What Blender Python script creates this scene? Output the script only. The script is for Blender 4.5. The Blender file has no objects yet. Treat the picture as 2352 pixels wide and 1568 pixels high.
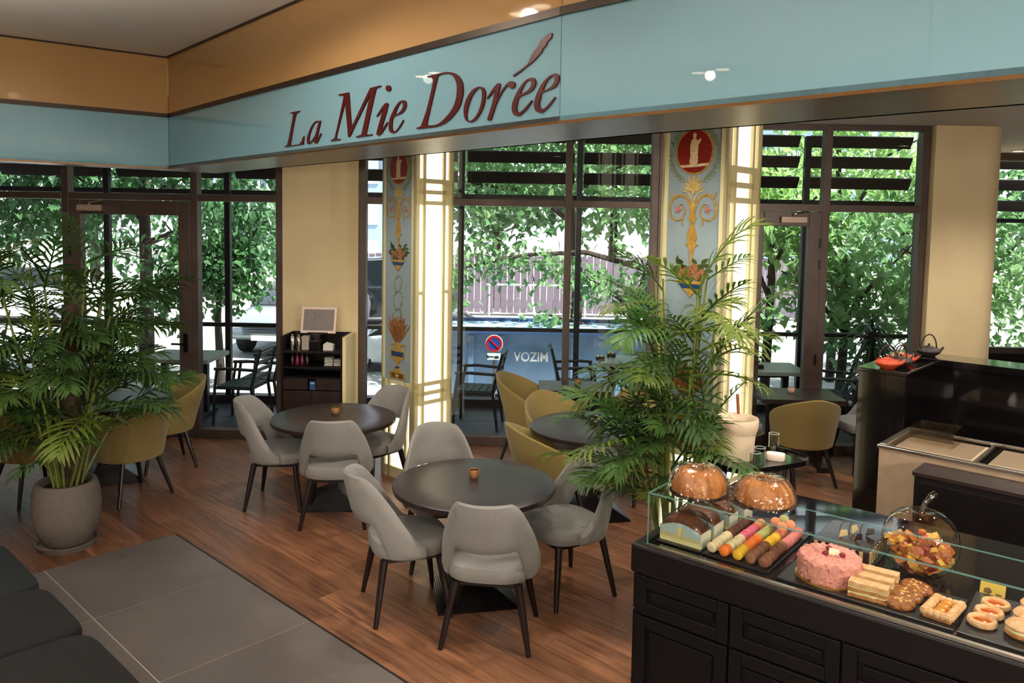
import bpy, math, random
from mathutils import Vector, Matrix, noise
R = math.radians
sc = bpy.context.scene
col = sc.collection
random.seed(7)

# ---------------------------------------------------------------- camera, sky, sun, exposure
F, CX, CY, PITCH, ROLL, EYE = 1800.0, 1176.0, 640.0, R(4.05), R(1.0), 2.35
fw = Vector((0, math.cos(PITCH), -math.sin(PITCH)))
_r0 = Vector((1, 0, 0)); _u0 = _r0.cross(fw)
rt = _r0*math.cos(ROLL) + _u0*math.sin(ROLL)
up = _u0*math.cos(ROLL) - _r0*math.sin(ROLL)
CAM = Vector((0, 0, EYE))
cd = bpy.data.cameras.new('camera'); cam = bpy.data.objects.new('camera', cd); col.objects.link(cam)
cd.sensor_fit = 'HORIZONTAL'; cd.sensor_width = 36.0; cd.lens = 36.0*F/2352.0
cd.shift_x = 0.0; cd.shift_y = -(784.0-CY)/2352.0
cd.clip_start = 0.05; cd.clip_end = 400
cam.matrix_world = Matrix(((rt.x, up.x, -fw.x, 0), (rt.y, up.y, -fw.y, 0), (rt.z, up.z, -fw.z, EYE), (0, 0, 0, 1)))
sc.camera = cam
sc.cycles.use_denoising = True; sc.cycles.use_adaptive_sampling = True; sc.cycles.adaptive_threshold = 0.1; sc.cycles.adaptive_min_samples = 16
sc.cycles.max_bounces = 7; sc.cycles.diffuse_bounces = 3; sc.cycles.glossy_bounces = 3
sc.cycles.transmission_bounces = 6; sc.cycles.transparent_max_bounces = 14
sc.cycles.caustics_reflective = False; sc.cycles.caustics_refractive = False
sc.cycles.sample_clamp_indirect = 6.0
sc.view_settings.view_transform = 'Standard'; sc.view_settings.look = 'None'
sc.view_settings.gamma = 1.0; sc.view_settings.use_curve_mapping = False
sc.view_settings.exposure = 0.0
SKY_STRENGTH = 3.0
SUN_STRENGTH = 18.0
w = bpy.data.worlds.new('sky'); sc.world = w; w.use_nodes = True
nt = w.node_tree; bg = nt.nodes['Background']
sky = nt.nodes.new('ShaderNodeTexSky'); sky.sky_type = 'HOSEK_WILKIE'
sky.turbidity = 5.0; sky.ground_albedo = 0.5
SUN_DIR = Vector((0.52, -0.22, 0.82)).normalized()
sky.sun_direction = SUN_DIR
mixn = nt.nodes.new('ShaderNodeMix'); mixn.data_type = 'RGBA'; mixn.inputs[0].default_value = 0.55
mixn.inputs[7].default_value = (0.95, 1.0, 1.1, 1)
nt.links.new(sky.outputs[0], mixn.inputs[6]); nt.links.new(mixn.outputs[2], bg.inputs[0])
bg.inputs[1].default_value = SKY_STRENGTH
sl = bpy.data.lights.new('sun', 'SUN'); sl.energy = SUN_STRENGTH; sl.angle = R(1.0); sl.color = (1.0, 0.96, 0.88)
so = bpy.data.objects.new('sun', sl); col.objects.link(so)
so.rotation_euler = SUN_DIR.to_track_quat('Z', 'Y').to_euler(); so.location = (20, 30, 40)

# ---------------------------------------------------------------- helpers
def ray(x, y): return fw + rt*((x-CX)/F) - up*((y-CY)/F)
def P(x, y, z=0.0):
    d = ray(x, y); return CAM + d*((z-EYE)/d.z)
def PY(x, y, Y):
    d = ray(x, y); return CAM + d*(Y/d.y)
def PPL(x, y, o, n):
    d = ray(x, y); return CAM + d*((o-CAM).dot(n)/d.dot(n))
def lin(h):
    h = h.lstrip('#'); out = []
    for i in (0, 2, 4):
        c = int(h[i:i+2], 16)/255
        out.append(c/12.92 if c <= 0.04045 else ((c+0.055)/1.055)**2.4)
    return (*out, 1)

MATS = {}
def mat(name, colr, rough=0.5, metal=0.0, var=0.0, vscale=8.0, bump=0.0, bscale=60.0, emit=None, estr=0.0, coat=0.0, spec=0.5,
        stretch=None, sheen=0.0, col2=None, trans=0.0, transl=0.0, objvar=0.0, alpha=1.0, ior=1.45):
    if name in MATS: return MATS[name]
    m = bpy.data.materials.new(name); m.use_nodes = True
    n = m.node_tree; b = n.nodes['Principled BSDF']
    c = lin(colr) if isinstance(colr, str) else colr
    b.inputs['Base Color'].default_value = c
    b.inputs['Roughness'].default_value = rough; b.inputs['Metallic'].default_value = metal
    b.inputs['Specular IOR Level'].default_value = spec; b.inputs['Coat Weight'].default_value = coat
    b.inputs['Coat Roughness'].default_value = 0.05
    b.inputs['IOR'].default_value = ior
    b.inputs['Sheen Weight'].default_value = sheen; b.inputs['Transmission Weight'].default_value = trans
    b.inputs['Alpha'].default_value = alpha
    if emit:
        b.inputs['Emission Color'].default_value = lin(emit) if isinstance(emit, str) else emit
        b.inputs['Emission Strength'].default_value = estr
    vec = None
    if var or bump:
        tc = n.nodes.new('ShaderNodeTexCoord'); vec = tc.outputs['Object']
        if stretch:
            mp = n.nodes.new('ShaderNodeMapping'); mp.inputs['Scale'].default_value = stretch
            n.links.new(vec, mp.inputs[0]); vec = mp.outputs[0]
    src = None
    if var:
        t = n.nodes.new('ShaderNodeTexNoise'); t.inputs['Scale'].default_value = vscale; t.inputs['Detail'].default_value = 4
        n.links.new(vec, t.inputs['Vector'])
        rp = n.nodes.new('ShaderNodeValToRGB')
        c2 = (lin(col2) if isinstance(col2, str) else col2) if col2 else tuple(max(0, x*(1-var)) for x in c[:3])+(1,)
        rp.color_ramp.elements[0].color = c2; rp.color_ramp.elements[1].color = c if col2 else tuple(x*(1+var*0.5) for x in c[:3])+(1,)
        rp.color_ramp.elements[0].position = 0.32; rp.color_ramp.elements[1].position = 0.68
        n.links.new(t.outputs[0], rp.inputs[0]); src = rp.outputs[0]
    if objvar:
        oi = n.nodes.new('ShaderNodeObjectInfo'); hs = n.nodes.new('ShaderNodeHueSaturation')
        mr = n.nodes.new('ShaderNodeMapRange'); mr.inputs[3].default_value = 1-objvar; mr.inputs[4].default_value = 1+objvar
        n.links.new(oi.outputs['Random'], mr.inputs[0]); n.links.new(mr.outputs[0], hs.inputs['Value'])
        if src: n.links.new(src, hs.inputs['Color'])
        else: hs.inputs['Color'].default_value = c
        src = hs.outputs[0]
    if src: n.links.new(src, b.inputs['Base Color'])
    if bump:
        t2 = n.nodes.new('ShaderNodeTexNoise'); t2.inputs['Scale'].default_value = bscale; t2.inputs['Detail'].default_value = 3
        n.links.new(vec, t2.inputs['Vector'])
        bp = n.nodes.new('ShaderNodeBump'); bp.inputs['Strength'].default_value = bump; bp.inputs['Distance'].default_value = 0.01
        n.links.new(t2.outputs[0], bp.inputs['Height']); n.links.new(bp.outputs[0], b.inputs['Normal'])
    if transl:
        out = n.nodes['Material Output']; tr = n.nodes.new('ShaderNodeBsdfTranslucent'); mx = n.nodes.new('ShaderNodeMixShader')
        mx.inputs[0].default_value = transl
        if src: n.links.new(src, tr.inputs[0])
        else: tr.inputs[0].default_value = c
        n.links.new(b.outputs[0], mx.inputs[1]); n.links.new(tr.outputs[0], mx.inputs[2]); n.links.new(mx.outputs[0], out.inputs[0])
    MATS[name] = m; return m

def glassmat(name, tint='#ffffff', refl=1.0, rough=0.0, ior=1.5, bump=0.0, bscale=20.0):
    if name in MATS: return MATS[name]
    m = bpy.data.materials.new(name); m.use_nodes = True; n = m.node_tree; n.nodes.clear()
    out = n.nodes.new('ShaderNodeOutputMaterial'); mx = n.nodes.new('ShaderNodeMixShader')
    t = n.nodes.new('ShaderNodeBsdfTransparent'); t.inputs[0].default_value = lin(tint)
    g = n.nodes.new('ShaderNodeBsdfGlossy'); g.inputs['Roughness'].default_value = rough
    fr = n.nodes.new('ShaderNodeFresnel'); fr.inputs[0].default_value = ior
    mu = n.nodes.new('ShaderNodeMath'); mu.operation = 'MULTIPLY'; mu.inputs[1].default_value = refl; mu.use_clamp = True
    ge = n.nodes.new('ShaderNodeNewGeometry'); mi_ = n.nodes.new('ShaderNodeMapRange')      # thin sheet: the same reflectance from both sides
    mi_.inputs[3].default_value = ior; mi_.inputs[4].default_value = 1.0/ior
    n.links.new(ge.outputs['Backfacing'], mi_.inputs[0]); n.links.new(mi_.outputs[0], fr.inputs[0])
    n.links.new(fr.outputs[0], mu.inputs[0]); n.links.new(mu.outputs[0], mx.inputs[0])
    n.links.new(t.outputs[0], mx.inputs[1]); n.links.new(g.outputs[0], mx.inputs[2]); n.links.new(mx.outputs[0], out.inputs[0])
    if bump:
        tc = n.nodes.new('ShaderNodeTexCoord'); t2 = n.nodes.new('ShaderNodeTexNoise'); t2.inputs['Scale'].default_value = bscale
        n.links.new(tc.outputs['Object'], t2.inputs['Vector'])
        bp = n.nodes.new('ShaderNodeBump'); bp.inputs['Strength'].default_value = bump; bp.inputs['Distance'].default_value = 0.02
        n.links.new(t2.outputs[0], bp.inputs['Height'])
        n.links.new(bp.outputs[0], g.inputs['Normal']); n.links.new(bp.outputs[0], fr.inputs['Normal'])
    MATS[name] = m; return m

class MB:
    def __init__(s): s.v = []; s.f = []; s.mi = []; s.cm = 0
    def add(s, vs, fs):
        o = len(s.v); s.v += [tuple(v) for v in vs]
        for f in fs: s.f.append(tuple(i+o for i in f)); s.mi.append(s.cm)
        return s
    def slot(s, i): s.cm = i; return s
    def box(s, c, d, rz=0.0, M=None):
        x, y, z = d[0]/2, d[1]/2, d[2]/2; vs = []
        cr, sr = math.cos(rz), math.sin(rz)
        for a, b, e in ((-x,-y,-z),(x,-y,-z),(x,y,-z),(-x,y,-z),(-x,-y,z),(x,-y,z),(x,y,z),(-x,y,z)):
            v = Vector((a*cr-b*sr+c[0], a*sr+b*cr+c[1], e+c[2]))
            vs.append(M @ v if M else v)
        return s.add(vs, [(0,3,2,1),(4,5,6,7),(0,1,5,4),(1,2,6,5),(2,3,7,6),(3,0,4,7)])
    def bbox(s, lo, hi):
        return s.box([(a+b)/2 for a, b in zip(lo, hi)], [b-a for a, b in zip(lo, hi)])
    def loft(s, rings, closed=True, cap=True, wrap=False):
        n = len(rings[0]); fs = []; vs = [p for r in rings for p in r]; m = len(rings)
        for i in range(m if wrap else m-1):
            j = (i+1) % m
            for k in range(n if closed else n-1):
                l = (k+1) % n; fs.append((i*n+k, i*n+l, j*n+l, j*n+k))
        if cap and not wrap:
            fs.append(tuple(range(n-1, -1, -1))); fs.append(tuple((m-1)*n+k for k in range(n)))
        return s.add(vs, fs)
    def lathe(s, prof, n=32, c=(0, 0, 0), cap=True, lobes=None):
        rings = []
        for r, z in prof:
            ring = []
            for k in range(n):
                a = 2*math.pi*k/n; rr = r*(1+(lobes[1]*abs(math.cos(lobes[0]*a/2))-lobes[1]*0.5 if lobes else 0))
                ring.append((c[0]+rr*math.cos(a), c[1]+rr*math.sin(a), c[2]+z))
            rings.append(ring)
        return s.loft(rings, True, cap)
    def tube(s, pts, r, n=8, cap=True):
        pts = [Vector(p) for p in pts]; m = len(pts); rs = r if isinstance(r, (list, tuple)) else [r]*m
        rings = []; prev = None
        for i, p in enumerate(pts):
            t = (pts[min(i+1, m-1)]-pts[max(i-1, 0)]).normalized()
            if prev is None:
                a = Vector((0, 0, 1)) if abs(t.z) < 0.9 else Vector((1, 0, 0)); u = t.cross(a).normalized()
            else:
                u = prev - t*prev.dot(t); u = u.normalized() if u.length > 1e-6 else t.orthogonal().normalized()
            prev = u; v = t.cross(u)
            rings.append([p+(u*math.cos(2*math.pi*k/n)+v*math.sin(2*math.pi*k/n))*rs[i] for k in range(n)])
        return s.loft(rings, True, cap)
    def prism(s, poly, o, ax, ay, h):
        o, ax, ay = Vector(o), Vector(ax), Vector(ay); az = ax.cross(ay).normalized()*h; n = len(poly)
        lo = [o+ax*x+ay*y for x, y in poly]; hi = [p+az for p in lo]
        return s.loft([lo, hi], True, True)
    def build(s, name, m, parent=None, smooth=35, bevel=0.0, seg=2, kind=None, sub=0):
        me = bpy.data.meshes.new(name); me.from_pydata(s.v, [], s.f)
        for mm in (m if isinstance(m, (list, tuple)) else [m]): me.materials.append(mm)
        if max(s.mi, default=0): me.polygons.foreach_set('material_index', s.mi)
        if smooth:
            me.polygons.foreach_set('use_smooth', [True]*len(me.polygons))
            me.set_sharp_from_angle(angle=R(smooth))
        me.update()
        o = bpy.data.objects.new(name, me); col.objects.link(o)
        if parent: o.parent = parent
        if bevel:
            bm = o.modifiers.new('bevel', 'BEVEL'); bm.width = bevel; bm.segments = seg; bm.limit_method = 'ANGLE'; bm.angle_limit = R(40)
            bm.harden_normals = False
        if sub:
            sm = o.modifiers.new('sub', 'SUBSURF'); sm.levels = sub; sm.render_levels = sub
        if kind: o['kind'] = kind
        return o

def tag(o, label=None, cat=None, group=None, kind=None):
    if label: o['label'] = label
    if cat: o['category'] = cat
    if group: o['group'] = group
    if kind: o['kind'] = kind
    return o
def thing(name, label, cat, loc=(0, 0, 0), rz=0.0, group=None, kind=None):
    e = bpy.data.objects.new(name, None); col.objects.link(e); e.empty_display_size = 0.1
    e.location = loc; e.rotation_euler = (0, 0, rz)
    return tag(e, label, cat, group, kind)
def copy_tree(o, parent=None):
    c = o.copy(); col.objects.link(c); c.parent = parent
    for ch in list(o.children): copy_tree(ch, c)
    return c
def place(o, loc, rz=0.0, label=None, group=None):
    o.location = loc; o.rotation_euler = (0, 0, rz)
    if label: o['label'] = label
    if group: o['group'] = group
    return o
def facing(x, y): return math.atan2(-x, y)     # rotation that turns local +y to (x, y)
def sq(n, a, b, e=2.6):
    out = []
    for k in range(n):
        t = 2*math.pi*k/n; c, s_ = math.cos(t), math.sin(t)
        out.append((a*math.copysign(abs(c)**(2/e), c), b*math.copysign(abs(s_)**(2/e), s_)))
    return out
U = Vector((math.cos(R(-43)), math.sin(R(-43)), 0)); V = Vector((math.cos(R(47)), math.sin(R(47)), 0)); Z = Vector((0, 0, 1))

# ---------------------------------------------------------------- materials
M_frame = mat('window frame metal', '#5d504a', 0.38, 0.45, var=0.15, vscale=5)
M_glass = glassmat('window glass', '#f4f9f7', 0.95)
M_dark = mat('dark wenge wood', '#2a1d1a', 0.36, var=0.35, vscale=6, stretch=(2, 2, 0.4))
M_leg = mat('black stained leg wood', '#1c1312', 0.35, var=0.2)
M_top = mat('dark table top laminate', '#2c2222', 0.33, var=0.18, vscale=5, stretch=(1, 9, 1), bump=0.05, bscale=120)
M_black = mat('black lacquer', '#0d0b0c', 0.12, coat=0.5)
M_blackmatt = mat('matt dark panel', '#130d0e', 0.5, var=0.15, spec=.3)
M_grey = mat('grey wool upholstery', '#84827f', 0.92, var=0.16, vscale=220, bump=0.25, bscale=420, sheen=0.15)
M_must = mat('mustard upholstery', '#8a7845', 0.9, var=0.14, vscale=220, bump=0.25, bscale=420, sheen=0.15)
M_cream = mat('cream plaster', '#e6d2a6', 0.62, var=0.05, vscale=3, bump=0.04, bscale=40)
M_lattice = mat('cream lacquered lattice', '#d6cda0', 0.45)
M_white = mat('white paint', '#e6e0d8', 0.6)
M_steel = mat('brushed steel', '#b7b0a6', 0.3, 1.0)
M_chrome = mat('polished metal', '#d8d4ce', 0.12, 1.0)
# ================================================================ THE SETTING
def FY(x): return 8.28 - 0.03*(x+3.4)
FRZ = math.atan(-0.03); FO = Vector((0, FY(0), 0)); FN = Vector((math.sin(-FRZ), math.cos(FRZ), 0)).normalized()
FT = Vector((math.cos(FRZ), math.sin(FRZ), 0)); FN = Vector((-FT.y, FT.x, 0))
def FS(px, py=520): return (PPL(px, py, FO, FN)-FO).dot(FT)      # pixel column -> metres along the window wall

def clip(poly, n, d):
    out = []
    for i in range(len(poly)):
        a, b = poly[i], poly[(i+1) % len(poly)]; da, db = a.dot(n)-d, b.dot(n)-d
        if da <= 0: out.append(a)
        if (da < 0 < db) or (db < 0 < da): out.append(a+(b-a)*(da/(da-db)))
    return out
def plate(poly, z0, z1, name, m, parent=None, kind=None):
    b = MB(); lo = [(p.x, p.y, z0) for p in poly]; hi = [(p.x, p.y, z1) for p in poly]
    b.loft([lo, hi]); return b.build(name, m, parent, smooth=0, kind=kind)

# ---- wooden floor
M_wood = bpy.data.materials.new('oiled merbau plank'); M_wood.use_nodes = True
n = M_wood.node_tree; b_ = n.nodes['Principled BSDF']; b_.inputs['Roughness'].default_value = 0.36
tc = n.nodes.new('ShaderNodeTexCoord'); oi = n.nodes.new('ShaderNodeObjectInfo')
mp = n.nodes.new('ShaderNodeMapping'); mp.inputs['Rotation'].default_value = (0, 0, R(43)); mp.inputs['Scale'].default_value = (1, 1, 1)
ad = n.nodes.new('ShaderNodeVectorMath'); ad.operation = 'ADD'
cb = n.nodes.new('ShaderNodeCombineXYZ'); mu = n.nodes.new('ShaderNodeMath'); mu.operation = 'MULTIPLY'; mu.inputs[1].default_value = 37.0
n.links.new(oi.outputs['Random'], mu.inputs[0]); n.links.new(mu.outputs[0], cb.inputs[0]); n.links.new(mu.outputs[0], cb.inputs[2])
n.links.new(tc.outputs['Object'], mp.inputs[0]); n.links.new(mp.outputs[0], ad.inputs[0]); n.links.new(cb.outputs[0], ad.inputs[1])
sc2 = n.nodes.new('ShaderNodeVectorMath'); sc2.operation = 'MULTIPLY'; sc2.inputs[1].default_value = (1.2, 16, 1)
n.links.new(ad.outputs[0], sc2.inputs[0])
nz = n.nodes.new('ShaderNodeTexNoise'); nz.inputs['Scale'].default_value = 2.2; nz.inputs['Detail'].default_value = 6; nz.inputs['Distortion'].default_value = 0.6
n.links.new(sc2.outputs[0], nz.inputs['Vector'])
rp = n.nodes.new('ShaderNodeValToRGB'); rp.color_ramp.elements[0].position = 0.3; rp.color_ramp.elements[1].position = 0.72
rp.color_ramp.elements[0].color = lin('#5c3b2a'); rp.color_ramp.elements[1].color = lin('#926446')
n.links.new(nz.outputs[0], rp.inputs[0])
hs = n.nodes.new('ShaderNodeHueSaturation'); mr = n.nodes.new('ShaderNodeMapRange'); mr.inputs[3].default_value = 0.72; mr.inputs[4].default_value = 1.28
n.links.new(oi.outputs['Random'], mr.inputs[0]); n.links.new(mr.outputs[0], hs.inputs['Value']); n.links.new(rp.outputs[0], hs.inputs['Color'])
n.links.new(hs.outputs[0], b_.inputs['Base Color'])
bp = n.nodes.new('ShaderNodeBump'); bp.inputs['Strength'].default_value = 0.06; bp.inputs['Distance'].default_value = 0.01
n.links.new(nz.outputs[0], bp.inputs['Height']); n.links.new(bp.outputs[0], b_.inputs['Normal'])

T0 = Vector((-2.47, 5.67, 0))
def UV(u, v, z=0.0): return T0 + U*u + V*v + Z*z
M_gap = mat('dark floor gap', '#23130d', 0.9)
floor = MB().bbox((-9, -3, -0.12), (9.0, 8.15, -0.009)).bbox((6.2, 8.15, -0.12), (9.0, 10.7, -0.009)).build('floor', M_gap, smooth=0)
tag(floor, 'brown wooden plank floor under the cafe tables', 'floor', kind='structure')
def shown(p, mx=160):
    v = p-CAM; k = v.dot(fw)
    if k < 0.5: return False
    x = CX+F*v.dot(rt)/k; y = CY-F*v.dot(up)/k
    return -mx < x < 2352+mx and -mx < y < 1568+mx
PW = 0.19
far = 0
stuffb = MB()
for r in range(-26, 44):
    v0 = r*PW; rnd = random.Random(r*31+5); u0 = -9.5+rnd.random()*1.8
    while u0 < 7.5:
        L = rnd.choice((1.5, 1.8, 2.1)); ua, ub = u0, u0+L; u0 += L
        if v0 < -1e-6:
            if ua >= 0: continue
            ub = min(ub, 0.0)
        poly = [UV(ua+.001, v0+.001), UV(ub-.001, v0+.001), UV(ub-.001, v0+PW-.001), UV(ua+.001, v0+PW-.001)]
        poly = clip(poly, FN, FO.dot(FN)-0.02)
        if len(poly) < 3: continue
        vis = any(shown(p) for p in poly) or shown(sum(poly, Vector())/len(poly))
        if vis: plate(poly, -0.009, 0.0, 'plank', M_wood, floor)
        else:
            stuffb.loft([[(p.x, p.y, -0.009) for p in poly], [(p.x, p.y, 0) for p in poly]])
stuffb.build('plank_rest', M_wood, floor, smooth=0, kind='stuff')

# ---- grey stone tiles
M_tile = mat('grey porcelain tile', '#625b58', 0.42, var=0.12, vscale=2.5, bump=0.03, bscale=90, objvar=0.06)
M_grout = mat('light grout', '#cfc2ae', 0.9)
gro = plate([UV(0.0, 0), UV(7.9, 0), UV(7.9, -6), UV(0.0, -6)], -0.008, 0.003, 'tile_floor', M_grout)
tag(gro, 'grey stone tile strip with pale grout beside the wooden floor', 'floor', kind='structure')
TL, TW = 0.90, 0.87
for i in range(8):
    for j in range(6):
        a, b = i*TL, (i+1)*TL; c, d = -j*TW, -(j+1)*TW
        plate([UV(a+.003, c-.003), UV(b-.003, c-.003), UV(b-.003, d+.003), UV(a+.003, d+.003)], 0.0, 0.0055, 'tile', M_tile, gro)
edge = MB().prism([(0, 0), (7.9, 0), (7.9, .012), (0, .012)], UV(0, 0), U, V, 0.007).build('trim_1', mat('dark metal edge', '#3a322e', 0.4, 0.6), smooth=0)
tag(edge, 'thin dark metal strip between the tiles and the planks', 'trim', kind='structure')

# ---- ceilings and beam
C0 = Vector((-3.01, 6.89, 0)); J = Vector((0.187, 3.313, 0)); R0 = Vector((1.385, 2.17, 0))
d2 = (R0-J).normalized(); d1 = (J-C0).normalized(); L1 = C0 - Vector((0.80, 0.60, 0))*6.5; R1 = J + d2*7.0
n1 = Vector((-d1.y, d1.x, 0)); n2 = Vector((-d2.y, d2.x, 0)); nl = Vector((-0.60, 0.80, 0))
def isect(p, d, q, e):
    t = ((q-p).x*e.y-(q-p).y*e.x)/(d.x*e.y-d.y*e.x); return p+d*t
dl = Vector((0.80, 0.60, 0))
WO = 0.54; WL = 0.33
OC = isect(C0+nl*WL, dl, C0+n1*WO, d1); OJ = isect(J+n1*WO, d1, J+n2*WO, d2); OR = R1+n2*WO; OL = L1+nl*WL
ZB, ZT, ZC, ZW = 2.77, 3.225, 3.73, 3.40
M_teal = mat('teal back-painted glass', '#7fabb9', 0.02, spec=0.5)
M_orange = mat('orange back-painted glass', '#b88f5c', 0.05, spec=0.5)
M_soffit = mat('brushed walnut soffit', '#5a4335', 0.33, var=0.25, vscale=4, stretch=(1, 14, 1))
M_trim = mat('dark bronze trim', '#35291f', 0.35, 0.5)
M_ceil = mat('white ceiling paint', '#e6dfd8', 0.7)
beam = thing('beam', 'dropped ceiling beam with teal glass fascia and brown soffit', 'beam', kind='structure')
def strip(a, b, z0, z1, t, name, m, nn):       # upright slab from a to b, its face on the room side
    return MB().loft([[a+Z*z0, b+Z*z0, b+nn*t+Z*z0, a+nn*t+Z*z0], [a+Z*z1, b+Z*z1, b+nn*t+Z*z1, a+nn*t+Z*z1]]).build(name, m, beam, smooth=0)
for a, b, nn in ((L1, C0, nl), (C0, J, n1), (J, R1, n2)):
    g = (b-a).normalized()*0.002
    strip(a+g, b-g, ZB+.008, ZT-.012, .03, 'fascia_panel', M_teal, nn)
    strip(a+g, b-g, ZT+.018, ZC+.01, .03, 'frieze_panel', M_orange, nn)
    strip(a-nn*.012, b-nn*.012, ZT-.014, ZT+.02, .05, 'trim_strip', M_trim, nn)
    strip(a-nn*.006, b-nn*.006, ZB-.002, ZB+.010, .05, 'edge_strip', mat('brass edge', '#6b4a26', 0.35, 0.7), nn)
    strip(a-nn*.02, b-nn*.02, ZC-.012, ZC+.03, .05, 'trim_strip', M_trim, nn)
for q in ((L1, C0, OC, OL), (C0, J, OJ, OC), (J, R1, OR, OJ)):
    s_ = MB().loft([[p+Z*ZB for p in q], [p+Z*(ZB+.03) for p in q]]).build('soffit_panel', M_soffit, beam, smooth=0)
for a, b in ((OL, OC), (OC, OJ), (OJ, OR)):
    nn = Vector((-(b-a).y, (b-a).x, 0)).normalized()
    strip(a-nn*.03, b-nn*.03, ZB, ZW+.05, .03, 'rear_panel', M_soffit, nn)
cl = plate([L1, C0, J, R1, Vector((9, -3, 0)), Vector((-9, -3, 0)), Vector((-9, L1.y, 0))], ZC, ZC+.05, 'ceiling', M_ceil)
tag(cl, 'white ceiling above the entrance side', 'ceiling', kind='structure')
cl2 = plate([OL, OC, OJ, OR, Vector((9, OR.y, 0)), Vector((9, 10.7, 0)), Vector((6.3, 10.7, 0)), Vector((4.9, FY(5)+.2, 0)), Vector((-9, FY(-9)+.2, 0)), Vector((-9, OL.y, 0))][::-1], ZW, ZW+.05, 'window_ceiling', mat('grey ceiling paint', '#b3aba2', 0.7))
tag(cl2, 'grey ceiling over the tables by the windows', 'ceiling', kind='structure')
slab = MB().bbox((-9.2, -3.2, 3.86), (9.2, 9.98, 4.2)).bbox((6.2, 9.98, 3.86), (9.2, 10.9, 4.2)).build('roof_slab', M_ceil, smooth=0)  # out of view; put in to stop sun patches and light leaks
tag(slab, 'unseen slab of the floor above, put in to block the sun', 'slab', kind='structure')
M_wall = mat('warm room wall', '#9a8a76', 0.8)
for nm, lo, hi, lb in (('wall_back', (-9.2, -3.2, 0), (9.2, -3, 3.86), 'wall behind the counter aisle'), ('wall_left', (-9.2, -3, 0), (-9, 8.6, 3.86), 'wall at the far end of the seating'),
                       ('wall_right', (9, -3, 0), (9.2, 10.7, 3.86), 'wall beyond the bar')):
    tag(MB().bbox(lo, hi).build(nm, M_wall, smooth=0), lb, 'wall', kind='structure')

# ---- window wall
fac_rot = FRZ
def fobj(name, label, cat): return thing(name, label, cat, FO, FRZ, kind='structure')
TZ = 2.56
def bay(idx, s0, s1, label, mulls=(), zt=ZW, z0=0.0, left=True, right=True, fwid=.075, transom=True):
    o = fobj('window_%d' % idx, label, 'window'); m = MB(); d0, d1_ = -.05, .06
    if left: m.bbox((s0, d0, z0), (s0+fwid, d1_, zt))
    if right: m.bbox((s1-fwid, d0, z0), (s1, d1_, zt))
    xs = [s0+(fwid if left else 0)]+[c for mm in mulls for c in (mm-.035, mm+.035)]+[s1-(fwid if right else 0)]
    for mm in mulls: m.bbox((mm-.035, d0, z0), (mm+.035, d1_, zt))
    for k in range(0, len(xs), 2):
        a, b = xs[k], xs[k+1]
        m.bbox((a, d0, z0), (b, d1_, z0+.10)); m.bbox((a, d0, zt-.05), (b, d1_, zt))
        if transom: m.bbox((a, d0, TZ-.035), (b, d1_, TZ+.035))
    m.build('frame', M_frame, o, smooth=0, bevel=.004)
    for k in range(0, len(xs), 2):
        a, b = xs[k], xs[k+1]
        for za, zb in (((z0+.10, TZ-.035), (TZ+.035, zt-.05)) if transom else ((z0+.1, zt-.05),)):
            MB().add([(a, 0, za), (b, 0, za), (b, 0, zb), (a, 0, zb)], [(0, 1, 2, 3)]).build('pane', M_glass, o, smooth=0)
    return o
def door(idx, s0, s1, label, hinge_right):
    o = fobj('door_%d' % idx, label, 'door'); m = MB(); st = .13
    zt = TZ-.04
    m.bbox((s0, -.055, .01), (s0+st, .035, zt)); m.bbox((s1-st, -.055, .01), (s1, .035, zt))
    m.bbox((s0+st, -.055, .01), (s1-st, .035, .20)); m.bbox((s0+st, -.055, zt-.15), (s1-st, .035, zt))
    m.build('door_frame', M_frame, o, smooth=0, bevel=.005)
    MB().add([(s0+st, 0, .2), (s1-st, 0, .2), (s1-st, 0, zt-.15), (s0+st, 0, zt-.15)], [(0, 1, 2, 3)]).build('pane', M_glass, o, smooth=0)
    # header glass above the door with its bars
    h = MB(); h.bbox((s0, -.05, TZ-.035), (s1, .06, TZ+.035)); h.bbox((s0, -.05, ZW-.05), (s1, .06, ZW)); h.build('header_frame', M_frame, o, smooth=0)
    MB().add([(s0, 0, TZ+.035), (s1, 0, TZ+.035), (s1, 0, ZW-.05), (s0, 0, ZW-.05)], [(0, 1, 2, 3)]).build('pane', M_glass, o, smooth=0)
    hx = s0+.06 if hinge_right else s1-.06
    hd = MB().bbox((hx-.02, -.07, .93), (hx+.02, -.055, 1.13)).tube([(hx, -.06, 1.02), (hx, -.11, 1.02), (hx+(.13 if hinge_right else -.13), -.11, 1.02)], .011)
    hd.build('door_handle', mat('dark handle metal', '#221d1c', 0.3, 0.8), o)
    gx = s1-.012 if hinge_right else s0+.012
    for zz in (2.2, 1.98, 1.0, .3): MB().bbox((gx-.012, -.066, zz-.05), (gx+.012, -.054, zz+.05)).build('hinge', M_leg, o, smooth=0)
    cx = s1-.30 if hinge_right else s0+.25
    c = MB().box((cx, -.085, zt-.085), (.26, .05, .062)).build('door_closer', mat('closer casing', '#b59f90', 0.4, 0.4), o, smooth=0, bevel=.004)
    MB().tube([(cx, -.09, zt-.055), (cx, -.09, zt-.03), (cx+.06, -.10, zt-.02), (cx+.16, -.05, zt+.0)], .008).build('closer_arm', M_chrome, o)
    return o
s_a, s_b, s_c, s_d, s_e = FS(146), FS(160), FS(442), FS(642), FS(655)
bay(1, FS(-260), s_b+.02, 'tall glazing left of the door behind the potted palms', mulls=(FS(-120),))
door(1, s_b+.02, s_c, 'glazed grey metal door behind the left palms', False)
bay(2, s_c, s_e-.01, 'narrow glazing between the left door and the cream wall')
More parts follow.
